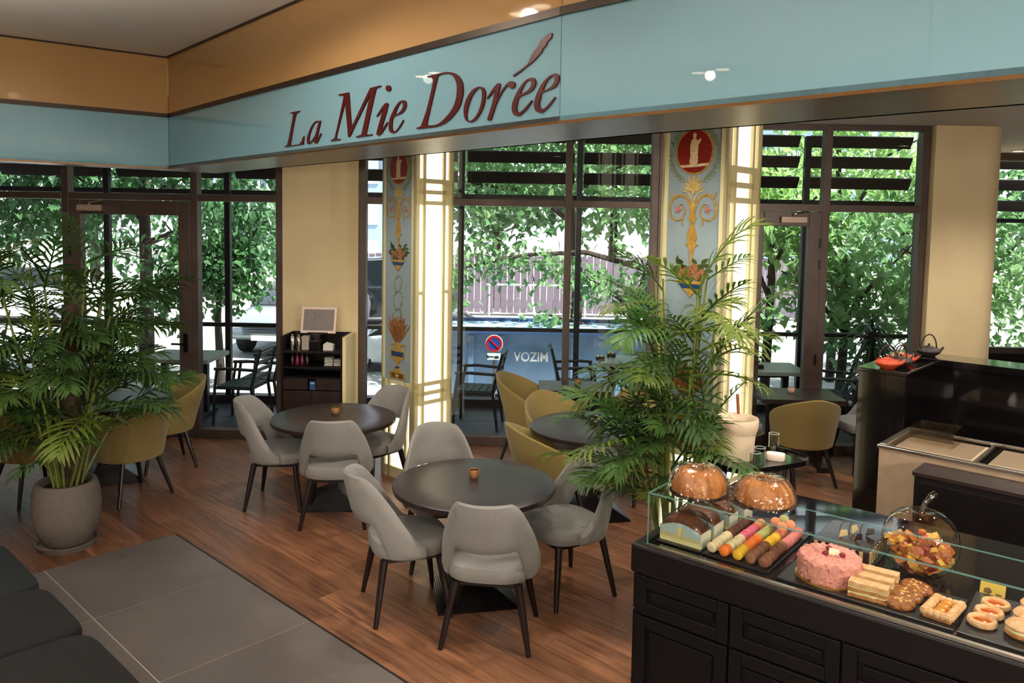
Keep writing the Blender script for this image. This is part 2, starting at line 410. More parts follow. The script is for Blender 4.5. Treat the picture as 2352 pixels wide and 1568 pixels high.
bay(3, FS(826), FS(1496)+.06, 'wide glazing behind the lit column and square table', mulls=(FS(1305),))
sm0 = FS(1496)+.06
bay(4, sm0, FS(1722), 'glazing hidden behind the rear lit pillar')
door(2, FS(1722), FS(1884), 'glazed grey metal door by the right window table', True)
bay(5, FS(1884)+.0, FS(2122), 'tall glazing behind the teapot bar')
wl = MB(); s0, s1 = s_e-.01, FS(826)
wl.bbox((s0, -.06, 0), (s1, .25, ZW)); o = wl.build('wall_window', M_cream, smooth=0); o.location = FO; o.rotation_euler = (0, 0, FRZ)
tag(o, 'cream plaster wall pier behind the dark service cabinet', 'wall', kind='structure')
# rounded cream wall end on the right
x0, x1, y0, rr = FO.x+FS(2124), 4.98, FY(4.4)-.12, .24
pl = [Vector((x0, y0, 0)), Vector((x1-rr, y0, 0))]+[Vector((x1-rr+rr*math.sin(t*R(15)), y0+rr-rr*math.cos(t*R(15)), 0)) for t in range(1, 6)]+[Vector((x1+.06, y0+rr+.05, 0)), Vector((6.35, 10.56, 0)), Vector((6.35, 10.72, 0)), Vector((6.1, 10.72, 0)), Vector((4.75, FY(4.4)+.25, 0)), Vector((x0, FY(4.4)+.18, 0))]
b = MB().loft([[p.copy() for p in pl], [p+Z*ZW for p in pl]]); o = b.build('wall_end', M_cream, smooth=40)
tag(o, 'cream rounded wall end right of the big window', 'wall', kind='structure')
o = thing('window_6', 'far right glazing beyond the rounded cream wall', 'window', (6.35, 10.62, 0), 0, kind='structure')
MB().bbox((0, -.05, 0), (2.65, .08, .70)).build('sill_wall', M_blackmatt, o, smooth=0)
m = MB(); m.bbox((0, -.05, .7), (2.65, .06, .78)); m.bbox((0, -.05, 3.3), (2.65, .06, ZW)); m.bbox((1.6, -.05, .78), (1.67, .06, 3.3)); m.build('frame', M_frame, o, smooth=0)
MB().add([(0, 0, .78), (2.65, 0, .78), (2.65, 0, 3.3), (0, 0, 3.3)], [(0, 1, 2, 3)]).build('pane', M_glass, o, smooth=0)

# ---- lit columns
M_glow = bpy.data.materials.new('lit alabaster glass'); M_glow.use_nodes = True
n = M_glow.node_tree; b_ = n.nodes['Principled BSDF']; b_.inputs['Base Color'].default_value = lin('#f4ead0'); b_.inputs['Roughness'].default_value = .35
tc = n.nodes.new('ShaderNodeTexCoord'); nz = n.nodes.new('ShaderNodeTexNoise'); nz.inputs['Scale'].default_value = 55; nz.inputs['Detail'].default_value = 3
n.links.new(tc.outputs['Object'], nz.inputs[0]); mr = n.nodes.new('ShaderNodeMapRange'); mr.inputs[1].default_value = .3; mr.inputs[2].default_value = .7; mr.inputs[3].default_value = 1.25; mr.inputs[4].default_value = 2.0
n.links.new(nz.outputs[0], mr.inputs[0]); n.links.new(mr.outputs[0], b_.inputs['Emission Strength']); b_.inputs['Emission Color'].default_value = lin('#fff3d6')
bp = n.nodes.new('ShaderNodeBump'); bp.inputs['Strength'].default_value = .3; n.links.new(nz.outputs[0], bp.inputs['Height']); n.links.new(bp.outputs[0], b_.inputs['Normal'])
M_pan = mat('blue-grey painted panel', '#8fa0a6', 0.3, var=0.10, vscale=5, coat=0.25)
M_gold = mat('painted gold ornament', '#ad8a40', 0.45, var=0.3, vscale=40)
M_gold2 = mat('painted pale gold', '#c4aa66', 0.45, var=0.2, vscale=40)
M_red = mat('painted red medallion', '#861f12', 0.4, var=0.2, vscale=20)
M_fig = mat('painted ivory figure', '#e3c89a', 0.5, var=0.3, vscale=60)
M_green = mat('painted leaf green', '#7f8f6c', 0.5, var=0.25, vscale=50)
M_rose = mat('painted rose', '#b7776c', 0.5, var=0.3, vscale=60)
M_blue = mat('painted deep blue', '#1f3a66', 0.4)
M_brown = mat('painted brown', '#6b4420', 0.5, var=0.4, vscale=60)
M_wheat = mat('painted wheat', '#95602f', 0.5, var=0.45, vscale=70)
W = 0.46
def leafpoly(l, w_): return [(0, 0), (l*.3, w_*.5), (l*.65, w_*.4), (l, 0), (l*.65, -w_*.4), (l*.3, -w_*.5)]
def column(B, label):
    o = thing('column', label, 'column', (B.x, B.y, 0), 0, kind='structure')
    # local axes: corner B at origin, left face runs along -U, right face along V
    core = MB()
    def bx(a0, a1, c0, c1, z0, z1, m=core):    # a along -U, c along V
        vs = [(-U*a+V*c+Z*z) for z in (z0, z1) for a, c in ((a0, c0), (a1, c0), (a1, c1), (a0, c1))]
        m.add(vs, [(0, 1, 2, 3), (7, 6, 5, 4), (4, 5, 1, 0), (5, 6, 2, 1), (6, 7, 3, 2), (7, 4, 0, 3)])
    bx(.02, W-.02, .02, W-.02, .06, ZW, core); core.build('lit_core', M_glow, o, smooth=0)
    # lattice on the right (V) face and its opposite; on the -U faces below the painted panel
    lat = MB(); T = .02
    def face(mapf, z0, z1, full):
        def q(c0, c1, za, zb): mapf(c0, c1, za, zb)
        cols = [(0, .055), (.098, .128), (.332, .362), (.405, .46)]
        for c0, c1 in cols: q(c0, c1, z0, z1)
        for za, zb in full['bars']: q(0, W, za, zb)
        for c0, c1, za, zb in full['fill']: q(c0, c1, za, zb)
    vface = lambda c0, c1, za, zb: bx(0, T, c0, c1, za, zb, lat)
    vback = lambda c0, c1, za, zb: bx(W-T, W, c0, c1, za, zb, lat)
    uface = lambda c0, c1, za, zb: bx(c0, c1, 0, T, za, zb, lat)
    uback = lambda c0, c1, za, zb: bx(c0, c1, W-T, W, za, zb, lat)
    bars = [(.0, .10), (.70, .735), (.785, .82), (.87, .905), (2.50, 2.535), (2.595, 2.63), (2.69, 2.73)]
    fill = [(.0, .128, .735, .87), (.332, W, .735, .87), (.0, .128, 2.535, 2.69), (.332, W, 2.535, 2.69), (.055, .098, 1.70, 1.73), (.362, .405, 1.70, 1.73)]
    face(lambda c0, c1, za, zb: bx(0, T, c0, c1, za, zb, lat) if True else None, 0, ZW, dict(bars=bars, fill=fill))
    face(vback, 0, ZW, dict(bars=bars, fill=fill))
    # which faces: 'a' direction spans the left face (normal -V), 'c' direction spans the right face (normal U)
    face(uback, 0, ZW, dict(bars=bars, fill=fill))
    face(uface, 0, .905, dict(bars=bars[:4], fill=fill[:2]))
    uface(0, .045, .9, ZW); uface(W-.045, W, .9, ZW)
    lat.build('lattice', M_lattice, o, smooth=0)
    pn = MB(); bx(.045, W-.045, .006, .02, .905, ZW, pn); pn.build('painted_panel', M_pan, o, smooth=0)
    # ornaments: thin reliefs on the left face; x across (towards -U side is left), z up
    # viewer sees the left face with B at its right edge: x runs from the A edge (0) to the B edge (W)
    ox = -U*W
    def orn(name, polys, m, t=.004, base=0.006):
        g = MB()
        for i, poly in enumerate(polys):
            tt = t*(1+.08*(i % 5))
            lo = [ox+U*x+Z*z+V*base for x, z in poly]; hi = [p-V*tt for p in lo]
            g.loft([lo, hi])
        return g.build(name, m, o, smooth=0)
    cx = W/2
    ell = lambda x, z, a, c_, k=36: [(x+a*math.cos(2*math.pi*i/k), z+c_*math.sin(2*math.pi*i/k)) for i in range(k)]
    def leaf(x, z, ang, l, w_):
        c, s_ = math.cos(ang), math.sin(ang); return [(x+a*c-b2*s_, z+a*s_+b2*c) for a, b2 in leafpoly(l, w_)]
    def ribbon(pts, w0, w1):
        L_, R_ = [], []
        for i, p in enumerate(pts):
            a = Vector(pts[max(i-1, 0)]); c = Vector(pts[min(i+1, len(pts)-1)]); d = (c-a).normalized(); nn = Vector((-d.y, d.x)); ww = (w0+(w1-w0)*i/(len(pts)-1))/2
            L_.append((p[0]+nn.x*ww, p[1]+nn.y*ww)); R_.append((p[0]-nn.x*ww, p[1]-nn.y*ww))
        return [[L_[i], L_[i+1], R_[i+1], R_[i]] for i in range(len(pts)-1)]
    MZ = 2.82
    orn('medallion_rim', [ell(cx, MZ, .134, .146)], M_gold, .004)
    orn('medallion', [ell(cx, MZ, .121, .134)], M_red, .006)
    orn('medallion_ground', [[(cx-.105, MZ-.085), (cx+.10, MZ-.075), (cx+.105, MZ-.09), (cx+.03, MZ-.097), (cx-.085, MZ-.10)]], M_fig, .008)
    orn('figure', [[(cx-.012, MZ-.09), (cx-.034, MZ-.07), (cx-.026, MZ-.03), (cx-.03, MZ+.03), (cx-.022, MZ+.07), (cx-.006, MZ+.082), (cx+.012, MZ+.078), (cx+.022, MZ+.062), (cx+.040, MZ+.08), (cx+.044, MZ+.066), (cx+.028, MZ+.04), (cx+.024, MZ-.01), (cx+.028, MZ-.06), (cx+.018, MZ-.088)],
                   ell(cx+.0, MZ+.098, .012, .017, 14)], M_fig, .009)
    wr = []
    for sgn in (-1, 1):
        pts = [(cx+sgn*.166*math.sin(t), MZ-.02-.178*math.cos(t)) for t in [R(14+i*9) for i in range(15)]]
        wr += ribbon(pts, .004, .003)
        for i in range(1, 15):
            x, z = pts[i]; d = math.atan2(pts[i][1]-pts[i-1][1], pts[i][0]-pts[i-1][0])
            wr.append(leaf(x, z, d+.7, .032, .012)); wr.append(leaf(x, z, d-.7, .032, .012))
    orn('laurel_wreath', wr, M_green, .003)
    pal = [leaf(cx, 2.575, R(90+k*24), .075+.02*(3-abs(k))/1.5, .026) for k in (-3, -2, -1, 0, 1, 2, 3)]
    orn('palmette', pal+[ell(cx, 2.57, .012, .02, 12)]+ribbon([(cx-.08, 2.575), (cx-.04, 2.565), (cx-.01, 2.53), (cx, 2.44)], .008, .012)+ribbon([(cx+.08, 2.575), (cx+.04, 2.565), (cx+.01, 2.53), (cx, 2.44)], .008, .012), M_gold2, .004)
    sc_ = []
    for sgn in (-1, 1):
        pts = [(cx+sgn*.01, 2.44), (cx+sgn*.025, 2.50), (cx+sgn*.06, 2.54), (cx+sgn*.10, 2.548), (cx+sgn*.145, 2.525), (cx+sgn*.168, 2.47), (cx+sgn*.155, 2.41), (cx+sgn*.115, 2.385), (cx+sgn*.07, 2.40), (cx+sgn*.05, 2.45), (cx+sgn*.075, 2.49), (cx+sgn*.10, 2.485)]
        sc_ += ribbon(pts, .020, .006); sc_ += ribbon([(cx+sgn*.07, 2.392), (cx+sgn*.075, 2.365), (cx+sgn*.06, 2.35)], .008, .004)
        sc_.append(leaf(cx+sgn*.145, 2.53, R(60 if sgn > 0 else 120), .04, .014))
    orn('scrollwork', sc_, M_gold, .004)
    orn('rosette', [p for sgn in (-1, 1) for p in ([ell(cx+sgn*.105, 2.455, .016, .018, 12)]+[leaf(cx+sgn*.105, 2.455, R(a), .03, .012) for a in range(0, 360, 72)])], M_rose, .004)
    pc = [(cx-.012, 2.44), (cx-.03, 2.40), (cx-.015, 2.375), (cx-.012, 2.36), (cx-.034, 2.30), (cx-.034, 2.27), (cx-.022, 2.25), (cx-.045, 2.235), (cx-.02, 2.215), (cx-.01, 2.17), (cx-.004, 2.10), (cx+.004, 2.10), (cx+.01, 2.17), (cx+.02, 2.215), (cx+.045, 2.235), (cx+.022, 2.25), (cx+.034, 2.27), (cx+.034, 2.30), (cx+.012, 2.36), (cx+.015, 2.375), (cx+.03, 2.40), (cx+.012, 2.44)]
    orn('baluster', [pc], M_gold, .006)
    rnd = random.Random(3)
    orn('fruit_leaves', [leaf(cx+rnd.uniform(-.1, .1), 2.05+rnd.uniform(-.02, .07), rnd.uniform(0, 6.3), .06, .026) for _ in range(34)], mat('painted dark leaf', '#3f4a22', .5), .003)
    orn('fruit', [ell(cx+rnd.uniform(-.085, .085), 2.03+rnd.uniform(0, .07), .018, .019, 12) for _ in range(24)], mat('painted fruit', '#9a6a44', .5, var=.5, vscale=80), .006)
    orn('basket', [[(cx-.10, 2.005), (cx+.10, 2.005), (cx+.085, 1.985), (cx-.085, 1.985)], [(cx-.055, 1.955), (cx+.055, 1.955), (cx+.02, 1.925), (cx, 1.90), (cx-.02, 1.925)]], M_gold, .007)
    orn('basket_band', [[(cx-.085, 1.985), (cx+.085, 1.985), (cx+.055, 1.955), (cx-.055, 1.955)]], M_blue, .0065)
    ga = []
    for zc, a, c_ in ((1.79, .05, .07), (1.64, .062, .085), (1.51, .045, .055)):
        pts = [(cx+a*math.cos(R(t)), zc+c_*math.sin(R(t))) for t in range(0, 361, 18)]
        ga += ribbon(pts, .003, .003); ga += [leaf(p[0], p[1], R(i*47), .022, .009) for i, p in enumerate(pts)]
    orn('garland', ga, M_green, .003)
    orn('wheat_sheaf', [leaf(cx+rnd.uniform(-.03, .03), 1.25+rnd.uniform(0, .05), R(rnd.uniform(48, 132)), rnd.uniform(.12, .24), .018) for _ in range(70)], M_wheat, .004)
    vase = [(cx-.05, 1.25), (cx-.045, 1.21), (cx-.085, 1.175), (cx-.08, 1.13), (cx-.03, 1.08), (cx-.012, 1.06), (cx-.012, 1.04), (cx-.03, 1.02), (cx-.05, 1.0), (cx-.06, .985)]
    vase += [(2*cx-x, z) for x, z in reversed(vase)]
    orn('vase', [vase]+ribbon([(cx-.05, 1.235), (cx-.095, 1.24), (cx-.105, 1.20), (cx-.10, 1.14), (cx-.06, 1.10)], .012, .012)+ribbon([(cx+.05, 1.235), (cx+.095, 1.24), (cx+.105, 1.20), (cx+.10, 1.14), (cx+.06, 1.10)], .012, .012), M_gold, .006)
    orn('vase_band', [[(cx-.085, 1.172), (cx+.085, 1.172), (cx+.078, 1.13), (cx-.078, 1.13)], [(cx-.022, 1.035), (cx+.022, 1.035), (cx+.026, 1.02), (cx-.026, 1.02)]], M_blue, .009)
    orn('pedestal', [[(cx-.11, .985), (cx+.11, .985), (cx+.11, .92), (cx-.11, .92)]], M_gold, .005)
    orn('pedestal_panel', [[(cx-.085, .973), (cx+.085, .973), (cx+.085, .932), (cx-.085, .932)]], M_brown, .007)
    orn('pedestal_shell', [ell(cx, .952, .022, .016, 14)], M_gold2, .009)
    return o
COL1 = Vector((-0.86, 6.88, 0)); COL2 = Vector((1.30, 4.81, 0))
column(COL1, 'lit column with blue painted panel between the grey chair tables')
column(COL2, 'nearer lit column with blue painted panel behind the areca palm')
# ================================================================ TERRACE AND STREET
YE = 9.92
M_slate = mat('dark terrace paving', '#34333a', 0.45, var=0.2, vscale=3)
ter = MB().bbox((-9.2, 8.0, -.15), (5.6, YE, -.012)).build('terrace_floor', M_slate, smooth=0)
tag(ter, 'dark stone terrace floor outside the windows', 'floor', kind='structure')
for i in range(-9, 6):
    for j in range(2):
        MB().bbox((i+.006, 8.42+j*.78, -.012), (i+.994, 8.42+j*.78+.768, -.004)).build('paving_slab', M_slate, ter, smooth=0)
kerb = MB().bbox((-9.2, YE-.06, -.15), (5.75, YE+.10, .10)).build('trim_2', mat('dark kerb', '#26242a', 0.5), smooth=0)
tag(kerb, 'dark kerb at the terrace edge', 'kerb', kind='structure')
M_post = mat('dark terrace steel', '#2b2a30', 0.4, 0.5)
M_bal = glassmat('balustrade glass', '#dfeaf0', 0.8)
rail = thing('terrace_railing', 'dark metal rail with glass panels along the terrace edge', 'railing', (0, YE, 0), 0)
MB().bbox((-9.0, -.03, .975), (5.7, .03, 1.025)).build('handrail', M_post, rail, smooth=0, bevel=.006)
PX = (-8.1, -6.6, -5.12, -3.6, -2.1, -.65, .83, 2.25, 3.68, 5.1)
for i, x in enumerate(PX):
    MB().bbox((x-.035, -.04, .1), (x+.035, .04, 3.5)).build('post', M_post, rail, smooth=0, bevel=.005)
for i in range(len(PX)-1):
    MB().add([(PX[i]+.05, 0, .13), (PX[i+1]-.05, 0, .13), (PX[i+1]-.05, 0, .96), (PX[i]+.05, 0, .96)], [(0, 1, 2, 3)]).build('glass_panel', M_bal, rail, smooth=0)
lou = thing('sun_louvres', 'dark wooden sun louvres hanging above the terrace edge', 'louvre', (0, YE+.12, 0), 0)
M_lou = mat('dark louvre wood', '#2e2524', 0.5, var=.2, stretch=(.5, 6, 6))
for k, z in enumerate((2.93, 3.19, 3.45)):
    for i in range(len(PX)-1):
        a, b = PX[i]+.06, PX[i+1]-.06
        if (i % 3) == 0: a += .0
        M_ = Matrix.Translation(((a+b)/2, 0, z)) @ Matrix.Rotation(R(-58), 4, 'X')
        g = MB(); g.box((0, 0, 0), (b-a, .16, .022), 0, M_); g.build('louvre_blade', M_lou, lou, smooth=0)
MB().bbox((-9, -.03, 2.65), (5.7, .03, 2.71)).build('cross_rail', M_post, lou, smooth=0)
lou2 = thing('outer_louvres', 'dark louvre blades outside the far right glazing', 'louvre', (8.0, 11.3, 0), 0)
for z in (2.72, 3.02, 3.32):
    M_ = Matrix.Translation((0, 0, z)) @ Matrix.Rotation(R(-58), 4, 'X'); g = MB(); g.box((0, 0, 0), (4.4, .17, .022), 0, M_); g.build('louvre_blade', M_lou, lou2, smooth=0)
MB().bbox((-2.2, -.03, 2.48), (2.2, .03, 2.54)).bbox((-2.2, -.03, 0.0), (-2.14, .03, 3.5)).bbox((2.14, -.03, 0), (2.2, .03, 3.5)).build('cross_rail', M_post, lou2, smooth=0)

GZ = -.32
M_street = mat('sunlit asphalt', '#a8a59f', 0.85, var=0.12, vscale=1.2, bump=.05)
gr = MB().bbox((-60, YE+.1, GZ-.2), (60, 90, GZ)).build('street_ground', M_street, smooth=0)
tag(gr, 'pale sunlit street and yard outside', 'ground', kind='structure')
MB().bbox((-60, YE+.1, GZ), (60, 10.9, GZ+.12)).build('pavement_kerb', mat('pale concrete', '#b9b6b0', .8), gr, smooth=0)

# ---- board fence
M_board = mat('weathered mauve fence boards', '#6e6270', 0.8, var=.15, vscale=6, objvar=.12)
fe = thing('board_fence', 'mauve-brown board fence across the yard behind the blue skip', 'fence', (0, 22.5, GZ), 0)
pf = MB().bbox((-.085, -.012, .1), (.085, .012, 1.75)).build('board', M_board, fe, smooth=0)
for i in range(72):
    c = pf if i == 0 else pf.copy()
    if i: col.objects.link(c)
    c.location = (-4.6+i*.19, 0, random.uniform(-.02, .02))
for i in range(8):
    MB().bbox((-4.6+i*1.9, .02, 0), (-4.5+i*1.9, .12, 1.8)).build('fence_post', mat('pale fence post', '#9a93a0', .7), fe, smooth=0)
# ---- white frame in the yard
M_wf = mat('white enamelled tube', '#ecebe8', .4)
go = thing('goal_frame', 'thin white tubular frame standing in the yard', 'frame', (0, 15.5, GZ), 0)
for pts in ([(-.45, 0, 0), (-.45, 0, 1.45)], [(1.45, 0, 0), (1.45, 0, 1.45)], [(-.5, 0, 1.45), (1.5, 0, 1.45)], [(.36, 0, 1.45), (.62, -.6, 0)], [(1.25, .5, 0), (1.25, .5, 1.4), (1.45, 0, 1.45)]):
    MB().tube(pts, .022, 6).build('frame_tube', M_wf, go)
# ---- blue skip
M_skip = mat('blue painted steel', '#93b3dc', .45, var=.15, vscale=2)
sk = thing('skip_container', 'blue skip container with white lettering beyond the terrace rail', 'container', (0.55, 12.3, GZ), 0)
g = MB(); bot = [(-1.45, -.45), (1.45, -.45), (1.45, .45), (-1.45, .45)]; top = [(-1.65, -.62), (1.65, -.62), (1.65, .62), (-1.65, .62)]
g.loft([[(x, y, .05) for x, y in bot], [(x, y, 1.05) for x, y in top]]); g.build('skip_body', M_skip, sk, smooth=0, bevel=.02)
MB().bbox((-1.72, -.70, 1.02), (1.72, -.60, 1.10)).bbox((-1.72, .60, 1.02), (1.72, .70, 1.10)).bbox((-1.72, -.6, 1.02), (-1.62, .6, 1.1)).bbox((1.62, -.6, 1.02), (1.72, .6, 1.1)).build('rim', mat('dark blue steel', '#3c5680', .5), sk, smooth=0)
for x in (-1.15, -.70, .4, 1.1): MB().prism([(x-.04, .1), (x+.04, .1), (x+.045, 1.0), (x-.045, 1.0)], (0, -.475, 0), (1, 0, 0), Vector((0, -.16, 1)).normalized(), .02).build('rib', M_skip, sk, smooth=0)
def text_mesh(s, size, name, m, parent, M4, ext=.004, sx=1.0):
    cu = bpy.data.curves.new('t', 'FONT'); cu.body = s; cu.size = size; cu.extrude = ext; cu.align_x = 'CENTER'; cu.align_y = 'CENTER'; cu.resolution_u = 4; cu.offset = size*.012
    t = bpy.data.objects.new('t', cu); col.objects.link(t); bpy.context.view_layer.update()
    me = bpy.data.meshes.new_from_object(t.evaluated_get(bpy.context.evaluated_depsgraph_get()))
    bpy.data.objects.remove(t); bpy.data.curves.remove(cu); me.name = name; me.materials.clear(); me.materials.append(m)
    me.transform(Matrix.Diagonal((sx, 1, 1, 1))); me.transform(M4)
    o = bpy.data.objects.new(name, me); col.objects.link(o)
    if parent: o.parent = parent
    return o
M_wt = mat('white lettering', '#f4f4f2', .5)
text_mesh('VOZIM', .21, 'skip_lettering', M_wt, sk, Matrix.Translation((-.24, -.60, .66)) @ Matrix.Rotation(R(90)+.16, 4, 'X'), .006, .8)
# ---- planter boxes on the street side
M_plant = mat('pale blue planter', '#8ba3c4', .5)
def streetcar(name, label, loc, rz, paint, kind='sedan', group=None):
    o = thing(name, label, 'car', loc, rz, group)
    # local +y is the front; length 4.4, width 1.8
    body = MB(); secs = []
    if kind == 'suv':
        prof = [(-2.2, .45, .95, .80), (-2.1, .35, 1.05, .86), (-1.2, .28, 1.08, .90), (0, .25, 1.08, .9), (1.1, .28, 1.08, .90), (1.9, .33, 1.02, .86), (2.2, .42, .85, .74)]
        cab = [(-2.05, 1.0, 1.05, .74), (-1.8, 1.0, 1.66, .68), (-.4, 1.0, 1.74, .68), (.5, 1.0, 1.68, .66), (1.15, 1.0, 1.08, .76)]
    else:
        prof = [(-2.2, .45, .85, .74), (-2.0, .32, .95, .84), (-1.1, .25, .95, .88), (0, .22, .93, .89), (1.1, .25, .92, .88), (1.8, .3, .82, .84), (2.15, .36, .70, .74), (2.25, .42, .60, .66)]
        cab = [(-1.8, .9, .95, .72), (-1.1, .9, 1.38, .62), (-.2, .9, 1.45, .62), (.4, .9, 1.38, .62), (1.15, .88, .93, .74)]
    for y, z0, z1, w_ in prof:
        zm = z0*.45+z1*.55
        secs.append([(-w_*.94, y, z0), (-w_, y, zm), (-w_*.92, y, z1-.05), (-w_*.7, y, z1), (w_*.7, y, z1), (w_*.92, y, z1-.05), (w_, y, zm), (w_*.94, y, z0)])
    body.loft(secs); body.build('car_body', paint, o, smooth=60, bevel=.03)
    cb_ = MB(); cb_.loft([[(-w_*1.08, y, z0), (-w_, y, z1-.04), (-w_*.8, y, z1), (w_*.8, y, z1), (w_, y, z1-.04), (w_*1.08, y, z0)] for y, z0, z1, w_ in cab])
    cb_.build('cabin_glass', mat('dark car glass', '#1a2128', .08, coat=.4), o, smooth=30)
    ys = [y for y, *_ in cab]
    MB().loft([[(-w_*.86, y, z1-.02), (-w_*.8, y, z1+.012), (w_*.8, y, z1+.012), (w_*.86, y, z1-.02)] for y, z0, z1, w_ in cab[1:4]]).build('roof', paint, o)
    wh = MB()
    M_tyre = mat('black tyre', '#17171a', .8); M_rim = mat('alloy wheel', '#9ea3a8', .3, .9)
    for sx in (-1, 1):
        for sy in (-1.35, 1.38):
            t = MB(); rg = [(.30, -.1), (.33, -.08), (.33, .08), (.30, .1)]
            t.loft([[(sx*.74+x, sy+r*math.cos(a*R(15)), .33+r*math.sin(a*R(15))) for a in range(24)] for r, x in rg]); wl_ = t.build('wheel', M_tyre, o)
            h = MB()
            for a in range(5):
                an = a*R(72); h.prism([(.03, -.035), (.24, -.025), (.24, .025), (.03, .035)], (sx*.845, sy, .33), (0, math.cos(an), math.sin(an)), (0, -math.sin(an), math.cos(an)), .008*sx)
            h.loft([[(sx*.842, sy+r*math.cos(a*R(15)), .33+r*math.sin(a*R(15))) for a in range(24)] for r in (.25, .22)], cap=False); h.build('hub_cap', M_rim, wl_)
    fy = 2.2 if kind != 'suv' else 2.15
    for i in range(5): MB().bbox((-.42, fy-.02, .47+i*.045), (.42, fy+.06, .485+i*.045)).build('grille_slat', M_chrome if i in (0, 4) else M_post, o, smooth=0)
    for sx in (-1, 1): MB().lathe([(.0, -.03), (.08, -.03), (.09, .03), (.0, .05)], 16, (sx*.60, fy-.12, .66)).build('headlamp', mat('headlamp glass', '#e9eef2', .1, .3), o)
    MB().bbox((-.26, fy+.04, .36), (.26, fy+.065, .46)).build('number_plate', M_wf, o, smooth=0)
    return o
M_silver = mat('silver car paint', '#8d949c', .25, .5, coat=.5); M_wcar = mat('white car paint', '#e8eaec', .25, coat=.5); M_bcar = mat('dark car paint', '#20262e', .2, .4, coat=.5)
streetcar('saloon_car', 'silver saloon car facing the terrace outside the left window', (-4.45, 17.0, GZ), R(174), M_silver)
streetcar('hatchback_car', 'white car seen in the narrow gap left of the lit column', (-1.7, 14.3, GZ), R(94), M_wcar).scale = (.74, .74, .74)
streetcar('off_road_car', 'dark tall car behind the white car in the narrow window gap', (-3.6, 20.3, GZ), R(92), M_bcar, 'suv')
streetcar('parked_car', 'white parked car behind the leftmost palm leaves', (-12.6, 19.5, GZ), R(100), M_wcar)
# ---- far buildings
def building(label, loc, w_, d_, h_, wallm, winm, nx, nz, fins=False):
    o = thing('apartment_building', label, 'building', loc, 0)
    MB().bbox((-w_/2, 0, 0), (w_/2, d_, h_)).build('wall', wallm, o, smooth=0)
    pw = w_/nx; ph = h_/nz
    wn = MB().bbox((-pw*.32, -.06, -ph*.3), (pw*.32, .05, ph*.3)).build('window', winm, o, smooth=0)
    first = True
    for i in range(nx):
        for k in range(nz):
            c = wn if first else wn.copy()
            if not first: col.objects.link(c)
            first = False; c.location = (-w_/2+pw*(i+.5), 0, ph*(k+.5))
    if fins:
        for i in range(nx+1): MB().bbox((-w_/2+pw*i-.08, -.35, 0), (-w_/2+pw*i+.08, 0, h_)).build('fin', wallm, o, smooth=0)
    MB().bbox((-w_/2-.3, -.4, h_), (w_/2+.3, d_+.3, h_+.4)).build('roof', wallm, o, smooth=0)
    return o
M_bw = mat('pale render', '#d3d6da', .8); M_bwin = mat('blue window glass', '#7e93ad', .2)
building('pale finned office block far beyond the left trees', (-15.5, 48, GZ), 9.0, 6, 8.5, M_bw, M_bwin, 14, 3, True)
building('blue-grey house front seen through the narrow window gap', (-7.6, 40, GZ), 5.5, 5, 6.2, mat('blue-grey cladding', '#8ea4bd', .7), M_bw, 6, 3)
building('pale house behind the right hand trees', (16, 40, GZ), 12, 6, 9, M_bw, M_bwin, 6, 3)

# ---- trees
M_bark = mat('grey brown bark', '#3f342e', .9, var=.4, vscale=9, bump=.5, bscale=25)
LEAFS = [mat('tree leaf green', '#83a86e', .4, var=.45, vscale=1.6, col2='#557f52', transl=.5), mat('tree leaf deep', '#54804f', .4, var=.4, vscale=1.4, col2='#385f3e', transl=.4),
         mat('tree leaf bright', '#a6c67c', .4, var=.4, vscale=1.6, col2='#76a45e', transl=.5)]
def leafcloud(blobs, n, size, seed, droop=.4):
    rnd = random.Random(seed); g = MB(); vs = []; fs = []
    tot = sum(b[3]*b[4]*b[5] for b in blobs)
    for (x, y, z, rx, ry, rz_) in blobs:
        k = max(20, int(n*rx*ry*rz_/tot)); ncl = max(3, k//14)
        for _ in range(ncl):
            a, e = rnd.uniform(0, 6.283), math.asin(rnd.uniform(-1, 1)); q = rnd.random()**.45
            cx, cy, cz = x+rx*q*math.cos(a)*math.cos(e), y+ry*q*math.sin(a)*math.cos(e), z+rz_*q*math.sin(e)
            for _ in range(14):
                px, py, pz = cx+rnd.gauss(0, size*1.3), cy+rnd.gauss(0, size*1.3), cz+rnd.gauss(0, size*1.0)
                if py < YE+.25: py = YE+.25+rnd.random()*.3
                s_ = size*rnd.uniform(.7, 1.3); ya = rnd.uniform(0, 6.283); pt = rnd.uniform(-1.2, .35)-droop*.5; ro = rnd.uniform(-.9, .9)
                d = Vector((math.cos(ya)*math.cos(pt), math.sin(ya)*math.cos(pt), math.sin(pt))); sd = Vector((-math.sin(ya), math.cos(ya), 0))*math.cos(ro)+Vector((0, 0, 1))*math.sin(ro)
                nn = d.cross(sd); o = len(vs); p = Vector((px, py, pz))
                vs += [p, p+d*s_*.35+sd*s_*.42, p+d*s_*.62+sd*s_*.24, p+d*s_*1.05-nn*s_*.15, p+d*s_*.62-sd*s_*.24, p+d*s_*.35-sd*s_*.42]
                fs += [(o, o+1, o+2, o+3), (o, o+3, o+4, o+5)]
    g.add(vs, fs); return g
